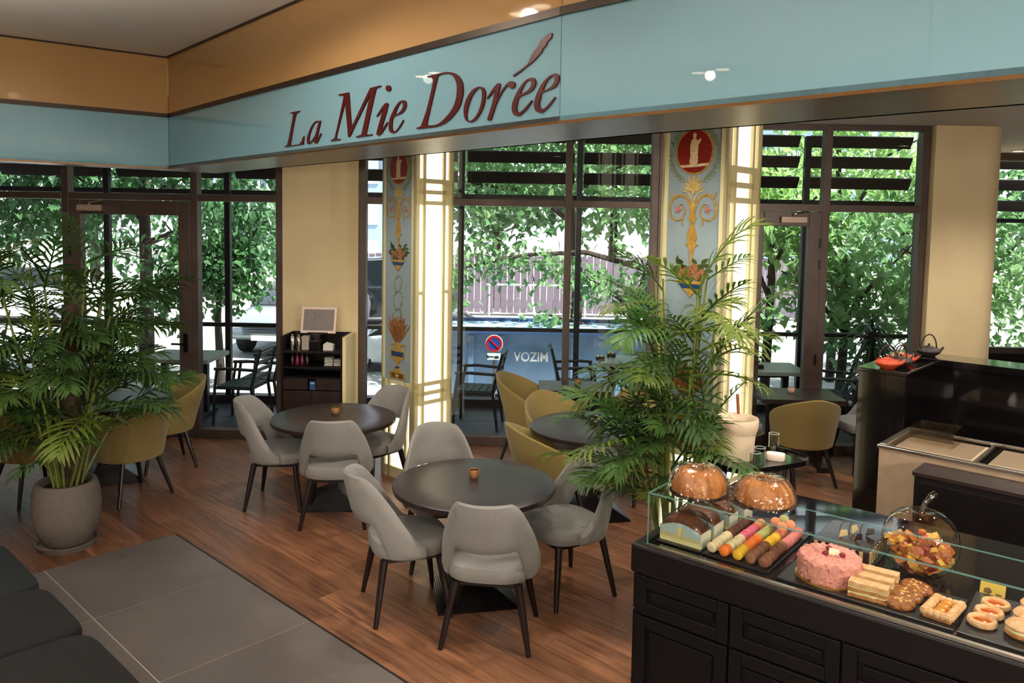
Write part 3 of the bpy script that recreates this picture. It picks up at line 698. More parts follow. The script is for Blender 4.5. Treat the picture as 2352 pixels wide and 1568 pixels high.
def tree(label, base, trunk, blobs, n, size, lm, seed, branches=(), rad=.13, name='street_tree'):
    o = thing(name, label, 'tree', base, 0, None)
    bx, by, bz = base
    if trunk:
        m = len(trunk); MB().tube([(x-bx, y-by, z-bz) for x, y, z in trunk], [rad*(1-.55*i/(m-1)) for i in range(m)], 10).build('trunk', M_bark, o)
    for br in branches:
        m = len(br); MB().tube([(x-bx, y-by, z-bz) for x, y, z in br], [rad*.5*(1-.7*i/(m-1)) for i in range(m)], 7).build('branch', M_bark, o)
    f = leafcloud([(x, y, z, a, b, c) for x, y, z, a, b, c in blobs], n, size, seed); f.v = [(v[0]-bx, v[1]-by, v[2]-bz) for v in f.v]
    f.build('foliage', lm, o, smooth=0, kind='stuff'); return o
tree('dark trunked street tree behind the left door', (-6.1, 13, GZ), [(-6.1, 13, GZ), (-6.08, 13, 1.2), (-6.1, 13, 2.6), (-6.15, 13, 4.4)],
     [(-7.2, 12.6, 3.4, 1.9, 1.2, 1.0), (-5.3, 12.4, 3.3, 1.5, 1.0, .8), (-8.6, 12.6, 2.5, 1.5, 1.0, 1.1), (-6.9, 12.8, 2.2, 1.0, .8, .7), (-9.6, 13, 3.3, 1.5, 1.2, 1.2), (-4.0, 12.3, 3.7, .9, .9, .4)], 6800, .15, LEAFS[1], 11,
     [[(-6.1, 13, 2.3), (-6.7, 12.9, 2.8), (-7.6, 12.7, 3.2)], [(-6.1, 13, 2.6), (-5.4, 12.8, 3.0), (-4.4, 12.5, 3.1)], [(-6.1, 13, 1.9), (-5.5, 12.7, 2.1), (-4.9, 12.4, 2.0)]])
tree('bushy green tree outside the narrow left glazing', (-4.55, 12.2, GZ), [(-4.55, 12.2, GZ), (-4.6, 12.2, .8), (-4.5, 12.2, 1.9)],
     [(-4.5, 12.1, 1.75, .85, .6, .62), (-5.2, 12.1, 1.3, .6, .5, .55), (-4.1, 12.0, 1.35, .5, .4, .4), (-4.2, 12.1, 2.45, .5, .5, .22)], 2400, .125, LEAFS[1], 12, [[(-4.5, 12.2, 1.2), (-4.9, 12.1, 1.7), (-5.4, 12.1, 2.3)], [(-4.5, 12.2, 1.4), (-4.1, 12.1, 1.9), (-3.9, 12.1, 2.3)]], rad=.07)
tree('slim street tree behind the mid window mullion', (1.15, 14.2, GZ), [(1.15, 14.2, GZ), (1.2, 14.2, 1.4), (1.05, 14.2, 2.6), (1.0, 14.2, 4.6)],
     [(-.2, 13.2, 4.0, 1.7, 1.0, .75), (1.8, 13.2, 3.9, 1.4, 1.0, .8), (.6, 13.0, 3.0, .8, .6, .35), (-.4, 12.9, 2.75, .7, .5, .35), (2.4, 13, 2.9, .6, .6, .5)], 4600, .14, LEAFS[0], 13,
     [[(1.05, 14.2, 2.4), (.3, 13.7, 2.9), (-.6, 13.3, 3.0), (-1.3, 13, 3.2)], [(1.05, 14.2, 2.9), (1.7, 13.8, 3.3), (2.3, 13.4, 3.6)]], rad=.12)
tree('leaning tree behind the square window table', (2.05, 13.3, GZ), [(2.05, 13.3, GZ), (2.1, 13.3, .8), (2.35, 13.3, 1.7), (2.75, 13.3, 3.0), (2.9, 13.3, 4.2)],
     [(1.45, 12.6, 1.35, .42, .35, .42), (.55, 12.3, .75, .30, .25, .38), (1.15, 12.4, .50, .35, .3, .3), (2.2, 12.8, 1.2, .5, .4, .6), (-.35, 12.6, 1.75, .55, .4, .30), (-.95, 12.6, 1.35, .28, .3, .42), (.62, 12.7, 1.6, .35, .3, .25), (2.0, 12.3, .45, .4, .3, .4)], 1750, .13, LEAFS[0], 14,
     [[(2.1, 13.3, .9), (1.7, 12.9, 1.2), (1.2, 12.6, 1.5)], [(2.1, 13.3, .6), (1.3, 12.7, .7), (.6, 12.4, .9)], [(2.3, 13.3, 1.6), (1.2, 12.8, 1.9), (.2, 12.6, 1.85), (-.9, 12.6, 1.6)]], rad=.11)
for i, (lab, x, y, zc, rx, rz_, nn, sz, lm) in enumerate((
    ('light green tree filling the right door glass', 4.0, 12.2, 2.6, 1.0, 1.0, 1000, .16, 2), ('dense maple close outside the tall right window', 5.1, 12.0, 1.6, 1.15, 1.35, 1700, .16, 0),
    ('tall bright tree above the right window table', 5.6, 13.6, 3.6, 1.9, 1.1, 1100, .16, 2), ('leafy tree outside the far right glazing', 7.4, 12.7, 2.0, 1.4, 1.9, 1900, .15, 0), ('deep green tree beyond the far right glazing', 9.6, 14.2, 2.6, 1.7, 2.2, 1500, .16, 1),
    ('low shrub tree under the right door glass', 3.35, 12.0, 1.05, .45, .45, 420, .14, 0))):
    tree(lab, (x, y, GZ), [(x, y, GZ), (x+.05, y, zc*.6), (x-.05, y, zc+rz_*.6)], [(x, y-.1, zc, rx, .7, rz_), (x-.4*rx, y-.3, zc+.3*rz_, rx*.6, .5, rz_*.6), (x+.4*rx, y-.2, zc-.3*rz_, rx*.6, .5, rz_*.6)], nn, sz, LEAFS[lm], 30+i,
         [[(x, y, zc*.6), (x+.4*rx, y-.1, zc), (x+.8*rx, y-.2, zc+.4*rz_)], [(x, y, zc*.5), (x-.5*rx, y-.1, zc*.9), (x-.9*rx, y-.2, zc+.1)]], rad=.08, name='leafy_tree')
for i, (x, y, zc, rx, rz_, lm, lab) in enumerate(((-16, 30, 3.2, 3.5, 3.2, 1, 'dark background tree far left across the street'), (-9.5, 27, 2.6, 2.4, 2.4, 1, 'background tree behind the silver car'), (-.5, 24.5, 3.4, 2.4, 1.7, 1, 'background tree rising over the fence on its left'),
    (3.2, 25, 3.6, 2.4, 2.0, 0, 'background tree rising over the fence centre'), (6.8, 24.5, 3.0, 2.6, 2.6, 1, 'background tree at the right end of the fence'), (12, 24, 3.2, 3.0, 3.0, 0, 'background tree far right across the yard'))):
    tree(lab, (x, y, GZ), [(x, y, GZ), (x, y, zc)], [(x, y, zc, rx, 1.6, rz_)], 1500, .30, LEAFS[lm], 60+i, rad=.2, name='background_tree')
sh = thing('yucca_shrub', 'dark spiky potted yucca outside behind the teapots', 'plant', (4.25, 9.15, 0), 0)
MB().lathe([(.0, 0), (.17, 0), (.2, .45), (.18, .45), (.15, .40), (0, .40)], 20).build('pot', M_blackmatt, sh)
MB().tube([(0, 0, .38), (.02, 0, .8), (-.01, 0, 1.15)], [.05, .045, .04], 8).build('trunk', M_bark, sh)
M_yuc = mat('dark yucca leaf', '#25402a', .45, transl=.2)
rnd = random.Random(5); g = MB()
for k in range(150):
    z0 = rnd.uniform(.55, 1.25); a = rnd.uniform(0, 6.283); el = rnd.uniform(-.25, 1.2); L = rnd.uniform(.35, .6)
    d = Vector((math.cos(a), math.sin(a), 0)); s_ = Vector((-math.sin(a), math.cos(a), 0))*.013; p0 = Vector((0, 0, z0))
    pts = [p0+d*(L*t*math.cos(el-.5*t))+Z*(L*t*math.sin(el-.9*t)) for t in (0, .4, .75, 1)]
    g.add([pts[0]-s_, pts[0]+s_, pts[1]-s_*1.2, pts[1]+s_*1.2, pts[2]-s_*.8, pts[2]+s_*.8, pts[3]], [(0, 1, 3, 2), (2, 3, 5, 4), (4, 5, 6)])
g.build('foliage', M_yuc, sh, smooth=0, kind='stuff')
# ---- no parking sign fixed to the balustrade
ns = thing('parking_sign', 'round red and blue no parking sign on a pole beyond the terrace rail', 'sign', (0, 0, 0), 0)
pc = PY(1135, 789, 11.35); M_ = Matrix.Translation(pc) @ Matrix.Rotation(R(90), 4, 'X') @ Matrix.Scale(1.15, 4)
MB().tube([(pc.x, pc.y+.03, GZ), (pc.x, pc.y+.03, pc.z+.1)], .025, 8).build('sign_pole', M_steel, ns)
def disc(r0, r1, z, name, m, par):
    g = MB(); N = 40
    g.add([(r1*math.cos(6.28318*k/N), r1*math.sin(6.28318*k/N), z) for k in range(N)]+[(r0*math.cos(6.28318*k/N), r0*math.sin(6.28318*k/N), z) for k in range(N)]+[(r1*math.cos(6.28318*k/N), r1*math.sin(6.28318*k/N), z-.006) for k in range(N)],
          [(k, (k+1) % N, N+(k+1) % N, N+k) for k in range(N)]+[(2*N+k, 2*N+(k+1) % N, (k+1) % N, k) for k in range(N)])
    if r0 == 0: pass
    g.v = [tuple(M_ @ Vector(v)) for v in g.v]; return g.build(name, m, par, smooth=0)
M_sred = mat('sign red', '#c8202a', .4); M_sblue = mat('sign blue', '#1f4fa8', .4)
disc(.001, .112, .0, 'sign_back', M_wt, ns); disc(.076, .104, .003, 'ring', M_sred, ns); disc(.001, .078, .0015, 'field', M_sblue, ns)
g = MB(); g.box((0, 0, .004), (.185, .022, .003), 0); g.v = [tuple(M_ @ (Matrix.Rotation(R(-45), 4, 'Z') @ Vector(v))) for v in g.v]; g.build('slash', M_sred, ns, smooth=0)
g = MB(); g.box((0, -.165, 0), (.17, .085, .004), 0); g.v = [tuple(M_ @ Vector(v)) for v in g.v]; g.build('text_plate', M_wt, ns, smooth=0)
g = MB(); g.box((-.035, -.165, .004), (.07, .008, .003)); g.prism([(.0, -.02), (.035, 0), (.0, .02)], (-.07, -.165, .003), (-1, 0, 0), (0, -1, 0), .002); g.box((.035, -.17, .004), (.05, .025, .003)); g.v = [tuple(M_ @ Vector(v)) for v in g.v]; g.build('plate_print', mat('sign black', '#26282c', .5), ns, smooth=0)
# ================================================================ SIGN LETTERING
def smooth_poly(pts, n=5):
    out = []; m = len(pts)
    for i in range(m):
        p1 = Vector(pts[i][:2]); p2 = Vector(pts[(i+1) % m][:2]); c1 = len(pts[i]) > 2; c2 = len(pts[(i+1) % m]) > 2
        p0 = p1 if c1 else Vector(pts[i-1][:2]); p3 = p2 if c2 else Vector(pts[(i+2) % m][:2])
        if c1 and c2: out.append(p1); continue
        for k in range(n):
            t = k/n; t2, t3 = t*t, t*t*t
            out.append(.5*((2*p1)+(-p0+p2)*t+(2*p0-5*p1+4*p2-p3)*t2+(-p0+3*p1-3*p2+p3)*t3))
    return out
c = 1
LET = {
 'letter_l': (0, [[(205,590,c),(215,578,c),(365,548,c),(368,565,c),(320,590),(300,640),(255,860),(212,1132,c),(360,1112,c),(400,1060),(430,985,c),(445,975,c),(430,1115,c),(115,1160,c),(118,1148,c),(150,1130),(170,1090),(205,930),(240,740),(258,620),(245,598),(205,592,c)]]),
 'letter_a': (0, [[(725,715,c),(690,722),(655,718),(600,760),(545,860),(500,980),(493,1060),(505,1105),(540,1108),(585,1060),(628,985,c),(612,1060),(620,1092),(660,1090),(700,1020),(735,935,c),(722,925,c),(690,990),(665,1030),(660,1015),(727,730,c)], [(690,750),(670,820),(640,940),(590,1030),(550,1075),(532,1050),(535,980),(565,880),(610,780),(650,745)]]),
 'letter_m': (0, [[(1025,285,c),(1035,270,c),(1200,238,c),(1208,330,c),(1245,830,c),(1560,165,c),(1735,120,c),(1742,135,c),(1690,165),(1650,220),(1500,900),(1505,940),(1530,950),(1590,940,c),(1592,958,c),(1320,998,c),(1322,985,c),(1390,955),(1420,920),(1565,260,c),(1215,985,c),(1190,990,c),(1140,395,c),(1000,950),(1005,1010),(1055,1025,c),(1055,1040,c),(895,1062,c),(895,1050,c),(945,1015),(975,950),(1115,310),(1105,292),(1028,292,c)]]),
 'letter_i': (0, [[(1670,650,c),(1672,630),(1760,490),(1820,420),(1855,425),(1855,490),(1740,885,c),(1850,740,c),(1850,765,c),(1760,920),(1700,962),(1672,945),(1680,880),(1785,515,c),(1690,640,c)], [(1867,118),(1897,133),(1909,170),(1897,207),(1867,222),(1837,207),(1825,170),(1837,133)]]),
 'letter_e': (0, [[(2115,370),(2160,390),(2170,450),(2150,520),(2090,590),(1960,650),(1935,740),(1930,840),(1950,890),(1985,890),(2040,830),(2118,700,c),(2122,715,c),(2080,800),(2000,900),(1940,922),(1895,900),(1875,830),(1890,700),(1960,530),(2040,410)], [(2090,405),(2115,430),(2110,490),(2060,570),(1985,620),(2000,550),(2045,450)]]),
 'letter_d': (1, [[(125,1020,c),(125,1000,c),(180,985),(205,940),(285,700),(370,330),(360,265),(340,250),(285,248,c),(290,232,c),(460,190),(600,168),(720,200),(800,300),(820,430),(805,560),(750,720),(640,860),(540,940),(420,985),(300,1002)], [(470,212),(600,195),(680,240),(725,340),(730,450),(715,580),(660,720),(570,840),(470,930),(380,965),(300,965),(280,940),(290,880),(360,580),(430,280)]]),
 'letter_o': (1, [[(1080,388),(1130,410),(1155,480),(1150,580),(1120,700),(1060,820),(990,900),(920,922),(865,890),(835,800),(840,680),(880,560),(950,450),(1020,400)], [(1065,412),(1100,440),(1108,520),(1090,650),(1040,790),(980,870),(925,902),(885,875),(878,790),(905,660),(960,520),(1020,435)]]),
 'letter_r': (1, [[(1180,570,c),(1190,545),(1270,420),(1340,340),(1375,345),(1370,400),(1330,575,c),(1400,450),(1480,340),(1550,305),(1595,330),(1600,370),(1575,412),(1540,418),(1515,390),(1490,372),(1430,440),(1340,600),(1290,730),(1240,885),(1190,892,c),(1195,850),(1260,640),(1305,430,c),(1200,555)]]),
 'letter_e_accented': (1, [[(1860,253),(1900,275),(1912,330),(1890,400),(1820,470),(1670,545),(1640,620),(1625,700),(1635,760),(1670,770),(1730,730),(1850,590,c),(1858,605,c),(1780,720),(1690,810),(1630,825),(1575,795),(1555,710),(1575,600),(1660,420),(1760,295)], [(1810,290),(1845,310),(1838,380),(1780,450),(1690,495),(1705,430),(1755,330)]]),
 'letter_final_e': (1, [[(2205,190),(2255,215),(2265,270),(2245,340),(2180,410),(2010,480),(1985,560),(1965,640),(1975,705),(2010,722),(2070,690),(2200,540,c),(2207,555,c),(2130,670),(2030,765),(1970,778),(1910,745),(1890,660),(1910,550),(1990,370),(2100,240)], [(2160,230),(2195,250),(2190,320),(2120,400),(2030,450),(2045,380),(2090,290)]]),
 'wheat_stalk': (2, [[(232,1300,c),(250,1250,c),(420,1130),(590,990),(640,930,c),(650,1000,c),(560,1060),(430,1170),(300,1265)]]),
 'wheat_ear': (2, [[(620,960,c),(690,800,c),(790,615,c),(800,640,c),(880,500,c),(960,350,c),(975,365,c),(1030,290,c),(1045,295,c),(1120,205,c),(1150,205,c),(1215,175,c),(1240,200,c),(1220,300,c),(1100,430,c),(1085,500,c),(985,600,c),(980,655,c),(880,770,c),(860,800,c),(690,970,c)]]),
}
CROPS = [((640, 180), 7.35), ((940, 140), 6.533), ((1160, 60), 11.2)]
M_sign = mat('dark red sign acrylic', '#4a0b09', 0.35, spec=.3)
SO = C0 - n1*.0; sign = thing('sign_lettering', 'dark red italic serif lettering with a wheat ear on the teal fascia', 'sign', C0+Z*ZB, math.atan2(d1.y, d1.x))
for nm, (ci, loops) in LET.items():
    (ox, oy), s_ = CROPS[ci]
    cu = bpy.data.curves.new('t', 'CURVE'); cu.dimensions = '2D'; cu.fill_mode = 'BOTH'; cu.extrude = .004
    for lp in loops:
        pts = []
        for q in smooth_poly(lp):
            w3 = PPL(ox+q.x/s_, oy+q.y/s_, C0, n1)
            pts.append(((w3-C0).dot(d1), w3.z-ZB))
        sp = cu.splines.new('POLY'); sp.points.add(len(pts)-1)
        for i, (a, b) in enumerate(pts): sp.points[i].co = (a, b, 0, 1)
        sp.use_cyclic_u = True
    t = bpy.data.objects.new('t', cu); col.objects.link(t); bpy.context.view_layer.update()
    me = bpy.data.meshes.new_from_object(t.evaluated_get(bpy.context.evaluated_depsgraph_get()))
    bpy.data.objects.remove(t); bpy.data.curves.remove(cu); me.name = nm; me.materials.clear(); me.materials.append(M_sign)
    me.transform(Matrix.Rotation(R(90), 4, 'X')); me.transform(Matrix.Translation((0, -.004, 0)))
    o = bpy.data.objects.new(nm, me); col.objects.link(o); o.parent = sign

# ================================================================ LAMPS
M_lamp = mat('downlight glass', '#fff2dd', .4, emit='#ffe3bb', estr=11.0)
M_ring = mat('downlight ring', '#c9c2b8', .4, .3)
def downlight(label, x, y, z, power, color=(1.0, .90, .77), spread=120, blend=.6, r=.06, twin=False, tilt=None):
    o = thing('ceiling_downlight', label, 'lamp', (x, y, z), R(-43))
    offs = [(-.12, 0), (.12, 0)] if twin else [(0, 0)]
    if twin: MB().bbox((-.27, -.14, -.012), (.27, .14, 0)).build('housing_plate', M_ring, o, smooth=0)
    for ox, oy in offs:
        MB().lathe([(r, -.014), (r+.014, -.018), (r+.02, -.001), (r, -.001)], 28, (ox, oy, 0), cap=False).build('trim_ring', M_ring, o)
        MB().lathe([(r, -.0135), (r*.5, -.0145), (.001, -.015)], 28, (ox, oy, 0), cap=False).build('lens', M_lamp, o)
    l = bpy.data.lights.new('downlight_beam', 'SPOT'); l.energy = power; l.color = color; l.spot_size = R(spread); l.spot_blend = blend; l.shadow_soft_size = .045
    lo = bpy.data.objects.new('downlight_beam', l); col.objects.link(lo); lo.parent = o; lo.location = (0, 0, -.05)
    return o

# ================================================================ CHAIRS
def shell(phis, lower, upper, rad, recline, thick, nz=7, y0=0.0, ztilt=.36):
    rings = []
    for ph in phis:
        zl, zu = lower(ph), upper(ph); s_, c_ = math.sin(ph), math.cos(ph); pts_o, pts_i = [], []
        for k in range(nz):
            t = k/(nz-1); z = zl+(zu-zl)*t; ax, ay = rad(z)
            rec = recline*(z-ztilt)*max(0, c_) if z > ztilt else 0
            px, py = ax*s_, y0-ay*c_-rec
            nx, ny = s_/ax, -c_/ay; nl_ = math.hypot(nx, ny); nx, ny = nx/nl_, ny/nl_
            e = thick/2*(1 if 0 < k < nz-1 else .55)
            pts_o.append((px+nx*e, py+ny*e, z)); pts_i.append((px-nx*e, py-ny*e, z))
        ax, ay = rad(zu)
        top = ((pts_o[-1][0]+pts_i[-1][0])/2, (pts_o[-1][1]+pts_i[-1][1])/2, zu+thick*.28); bot = ((pts_o[0][0]+pts_i[0][0])/2, (pts_o[0][1]+pts_i[0][1])/2, zl-thick*.2)
        rings.append(pts_o+[top]+pts_i[::-1]+[bot])
    return MB().loft(rings)
def sstep(a, b, x):
    t = min(1, max(0, (x-a)/(b-a))); return t*t*(3-2*t)
def cushion(a, b, z0, z1, yo=0.0, e=3.2, dome=.012):
    rings = []
    for s_, z in ((.86, z0), (.97, z0+.012), (1.0, z0+.035), (1.0, z1-.03), (.97, z1-.010), (.88, z1), (.6, z1+dome*.8), (.25, z1+dome)):
        rings.append([(x*s_, y*s_+yo, z) for x, y in sq(36, a, b, e)])
    return MB().loft(rings)
def leg_mesh(x0, y0, z0, x1, y1, r0=.0245, r1=.014): return MB().tube([(x0, y0, z0), ((x0+x1)/2, (y0+y1)/2, z0/2), (x1, y1, 0.0)], [r0, (r0+r1)/2+.001, r1], 10)
def grey_chair():
    o = thing('dining_chair', 'x', 'chair')
    cushion(.245, .235, .375, .475, .01, 3.0).build('seat', M_grey, o)
    pm = R(104); phis = [-pm+2*pm*k/44 for k in range(45)]
    def upper(p):
        a = abs(p); return .865-.012*(a/R(40))**2 if a < R(40) else .853-.40*sstep(R(36), R(104), a)*1.0
    def lower(p):
        a = abs(p); return .395+.20*(1-sstep(R(40), R(60), a))
    shell(phis, lower, upper, lambda z: (.262-.03*sstep(.5, .9, z), .248), .24, .042).build('backrest', M_grey, o)
    MB().bbox((-.18, -.17, .35), (.18, .18, .378)).build('seat_frame', M_leg, o, smooth=0)
    for sx in (-1, 1):
        for sy in (-1, 1): leg_mesh(sx*.175, sy*.165, .37, sx*.245, sy*.225-(.0 if sy > 0 else .0)).build('leg', M_leg, o)
    return o
def tub_chair():
    o = thing('tub_chair', 'x', 'chair')
    cushion(.24, .245, .37, .46, .02, 2.6).build('seat', M_grey, o)
    pm = R(118); phis = [-pm+2*pm*k/48 for k in range(49)]
    def upper(p):
        a = abs(p)/pm; return .83-.30*a**1.5
    shell(phis, lambda p: .355, upper, lambda z: (.262+.06*sstep(.35, .85, z), .262+.05*sstep(.35, .85, z)), .16, .034, y0=.02).build('backrest', M_must, o)
    g = MB().lathe([(.0, .345), (.235, .345), (.262, .36), (.255, .375), (0, .375)], 36); g.v = [(x, y+.02, z) for x, y, z in g.v]; g.build('shell_base', M_must, o)
    for sx in (-1, 1):
        for sy in (-1, 1): leg_mesh(sx*.15, sy*.14, .36, sx*.245, sy*.225, .02).build('leg', M_leg, o)
    return o
GC = grey_chair(); TC = tub_chair()
used = {}
def put(proto, x, y, fx, fy, label, group):
    o = proto if proto.name not in used else copy_tree(proto); used[proto.name] = 1
    return place(o, (x, y, 0), facing(fx, fy), label, group)
GG = 'grey upholstered dining chairs'; TG = 'mustard tub chairs'
put(GC, -.09, 4.36, .12, 1, 'grey chair nearest the camera, its back turned, at the front round table', GG)
put(GC, -.62, 4.675, .945, .327, 'grey chair on the left side of the front round table', GG)
put(GC, .37, 4.92, -.86, -.51, 'grey chair on the right side of the front round table', GG)
put(GC, -.46, 5.36, .25, -.97, 'grey chair facing the camera behind the front round table', GG)
put(GC, -1.90, 6.40, 1, .02, 'grey chair on the left of the round table near the service cabinet', GG)
put(GC, -1.35, 6.03, -.08, 1, 'grey chair with its back turned at the round table near the service cabinet', GG)
put(GC, -1.19, 6.70, -.62, -.78, 'grey chair against the farther lit column', GG)
put(GC, 3.50, 7.62, -1, -.1, 'grey chair mostly hidden behind the dark bar block', GG)
put(TC, .33, 5.98, .95, .30, 'mustard tub chair nearest the camera at the middle round table', TG)
put(TC, .46, 6.76, .5, -.86, 'mustard tub chair facing the camera behind the middle round table', TG)
put(TC, .22, 7.82, .93, -.36, 'mustard tub chair left of the square window table', TG)
put(TC, 1.30, 7.86, -.95, -.3, 'mustard tub chair right of the square window table', TG)
put(TC, 1.12, 6.72, -.85, -.5, 'mustard tub chair between the palm and the middle round table', TG)
put(TC, 2.74, 7.20, .03, 1, 'mustard tub chair with its back to the camera at the right window table', TG)
put(TC, 2.20, 7.58, 1, 0, 'mustard tub chair behind the white bucket with its grey seat showing', TG)
put(TC, -3.19, 6.47, -.85, .52, 'mustard tub chair beside the left potted palm', TG)
put(TC, -3.27, 7.32, -.80, -.58, 'mustard tub chair by the left glass door', TG)
put(TC, -3.98, 6.42, .55, .83, 'shadowed tub chair left of the potted palm', TG)
put(TC, -4.05, 7.40, .6, -.8, 'tub chair hidden behind the palm leaves at the left table', TG)

# ================================================================ TABLES
def pedestal(o, s_=.25):
    b = MB(); N = 9
    for k in range(N):
        t = k/(N-1); hw = s_*(1-t)+.06*t; z = .012+.11*t
        b.bbox((-hw, -hw, z-.012 if k else 0), (hw, hw, z+.004))
        hw2 = hw-.012
        b.bbox((-hw2, -hw2, z), (hw2, hw2, z+.011))
    b.build('base', mat('black ribbed cast base', '#181415', .2, .4), o, smooth=0)
    MB().bbox((-.042, -.042, .09), (.042, .042, .67)).build('post', M_leg, o, smooth=0, bevel=.004)
    MB().bbox((-.17, -.03, .655), (.17, .03, .682)).bbox((-.03, -.17, .655), (.03, .17, .682)).build('bracket', M_leg, o, smooth=0)
def round_table():
    o = thing('round_table', 'x', 'table'); pedestal(o)
    MB().lathe([(0, .682), (.495, .682), (.508, .686), (.512, .70), (.51, .716), (.50, .72), (.30, .7205), (0, .7205)], 64, cap=True).build('table_top', M_top, o)
    return o
RT = round_table()
def put_t(x, y, rz, label, group='round dark tables'):
    o = RT if 'rt' not in used else copy_tree(RT); used['rt'] = 1; return place(o, (x, y, 0), rz, label, group)
put_t(-.215, 4.83, R(12), 'dark round table in front among four grey chairs')
put_t(-1.46, 6.42, R(4), 'dark round table before the service cabinet')
put_t(.68, 6.27, R(12), 'dark round table among mustard tub chairs left of the palm')
put_t(-3.58, 6.93, R(30), 'dark round table behind the left potted palm')
def square_table(label, x, y, w_, d_, rz, z=.72, topm=None, legm=None, name='square_table', grp='dark square window tables'):
    o = thing(name, label, 'table', (x, y, 0), rz, grp)
    MB().bbox((-w_/2, -d_/2, z-.045), (w_/2, d_/2, z)).build('table_top', topm or M_top, o, smooth=0, bevel=.004)
    for sx in (-1, 1):
        MB().bbox((sx*w_*.30-.035, -.035, .05), (sx*w_*.30+.035, .035, z-.045)).build('post', legm or M_leg, o, smooth=0)
        MB().bbox((sx*w_*.30-.04, -d_*.42, 0), (sx*w_*.30+.04, d_*.42, .05)).build('foot', legm or M_leg, o, smooth=0, bevel=.004)
    MB().bbox((-w_*.30, -.02, z-.12), (w_*.30, .02, z-.045)).build('rail', legm or M_leg, o, smooth=0)
    return o
square_table('dark square table against the middle window', .66, 7.84, .74, .50, FRZ)
square_table('dark square table against the right hand window', 2.82, 7.64, .80, .55, FRZ)
# tealight cups
def cup(label, x, y, outer, z=.7205):
    o = thing('tealight_cup', label, 'cup', (x, y, z), 0, 'tealight cups')
    MB().lathe([(.0, .0), (.022, .0), (.031, .012), (.035, .032), (.032, .054), (.030, .056), (.028, .054)], 24, cap=False).build('cup_body', outer, o)
    MB().lathe([(.029, .0545), (.031, .035), (.026, .014), (.0, .010)], 24, cap=False).build('gold_lining', mat('gold lining', '#c07a25', .25, .9), o)
    MB().lathe([(.0, .012), (.018, .012), (.018, .024), (.0, .024)], 16).build('candle', mat('cream wax', '#e8d3a8', .5), o)
M_cupa = mat('pinkish ceramic', '#dcb7a2', .35); M_cupb = mat('copper glaze', '#a9784f', .35, .3)
p = P(1088, 1100, .72); cup('copper tealight cup on the front round table', p.x, p.y+.02, M_cupb)
p = P(771, 951, .72); cup('copper tealight cup on the table before the service cabinet', p.x, p.y, M_cupb)
p = P(1366, 971, .72); cup('pink tealight cup on the middle round table', p.x, p.y, M_cupa)
p = P(1327, 882, .72); cup('copper tealight cup on the middle window table', p.x, p.y-.02, M_cupb)
p = P(1817, 902, .72); cup('pink tealight cup on the right hand window table', p.x, p.y, M_cupa)

# ================================================================ TERRACE FURNITURE
M_resin = mat('anthracite resin', '#1d2026', .45); M_tt = mat('grey green table top', '#8c978f', .3)
def garden_chair():
    o = thing('garden_armchair', 'x', 'chair')
    g = MB()
    for i in range(5): g.bbox((-.22, -.21+i*.085, .43), (.22, -.135+i*.085, .445))
    g.build('seat', M_resin, o, smooth=0)
    MB().bbox((-.235, -.22, .41), (.235, .225, .432)).build('seat_frame', M_resin, o, smooth=0, bevel=.006)
    for i in range(4): MB().prism([(-.2, 0), (.2, 0), (.2, .045), (-.2, .045)], (0, -.228-.02*i, .52+.09*i), (1, 0, 0), Vector((0, -.2, 1)).normalized(), .014).build('back_slat', M_resin, o, smooth=0)
    for sx in (-1, 1):
        MB().tube([(sx*.24, .24, 0), (sx*.235, .22, .43), (sx*.24, .19, .64)], .017, 8).build('front_leg', M_resin, o)
        MB().tube([(sx*.235, -.27, 0), (sx*.23, -.21, .43), (sx*.22, -.26, .66), (sx*.21, -.31, .86)], [.016, .02, .018, .015], 8).build('rear_leg', M_resin, o)
        MB().tube([(sx*.24, .22, .645), (sx*.25, .05, .655), (sx*.23, -.25, .64)], .018, 8).build('armrest', M_resin, o)
    MB().tube([(-.21, -.31, .86), (0, -.335, .875), (.21, -.31, .86)], .018, 8).build('top_rail', M_resin, o)
    return o
AC = garden_chair(); AG = 'black terrace armchairs'
def put_a(x, y, fx, fy, label):
    o = AC if 'ac' not in used else copy_tree(AC); used['ac'] = 1; return place(o, (x, y, -.004), facing(fx, fy), label, AG)
put_a(-.38, 9.02, -1, .12, 'black terrace armchair in front of the no parking sign')
put_a(-3.12, 9.02, -1, .1, 'nearer black terrace armchair outside the narrow left glazing')
put_a(-3.02, 9.50, -1, .06, 'farther black terrace armchair outside the narrow left glazing')
put_a(.80, 9.45, 1, .0, 'black terrace armchair left of the terrace table with two condiment boxes')
put_a(2.12, 9.40, -1, 0, 'black terrace armchair behind the palm leaves')
put_a(3.75, 9.05, -1, .2, 'black terrace armchair outside the right door')
put_a(-6.3, 9.1, 1, .0, 'leftmost black terrace armchair behind the palm')
put_a(-4.75, 9.35, 1, 0, 'black terrace armchair outside the left door')
put_a(-5.45, 9.25, -1, 0, 'black terrace armchair seen between the palm stems')
for x, y, w_, d_, lab in ((-3.86, 9.2, .80, .7, 'grey green terrace table outside the left door'), (-1.05, 9.1, .72, .7, 'grey green terrace table behind the farther lit column'), (1.46, 9.4, .80, .55, 'grey green terrace table behind the square window table'),
                     (2.95, 9.05, .85, .65, 'grey green terrace table outside the right door'), (-5.9, 9.15, .0, 0, '')):
    if w_: square_table(lab, x, y, w_, d_, 0, .73, M_tt, M_resin, 'terrace_table', 'terrace tables')
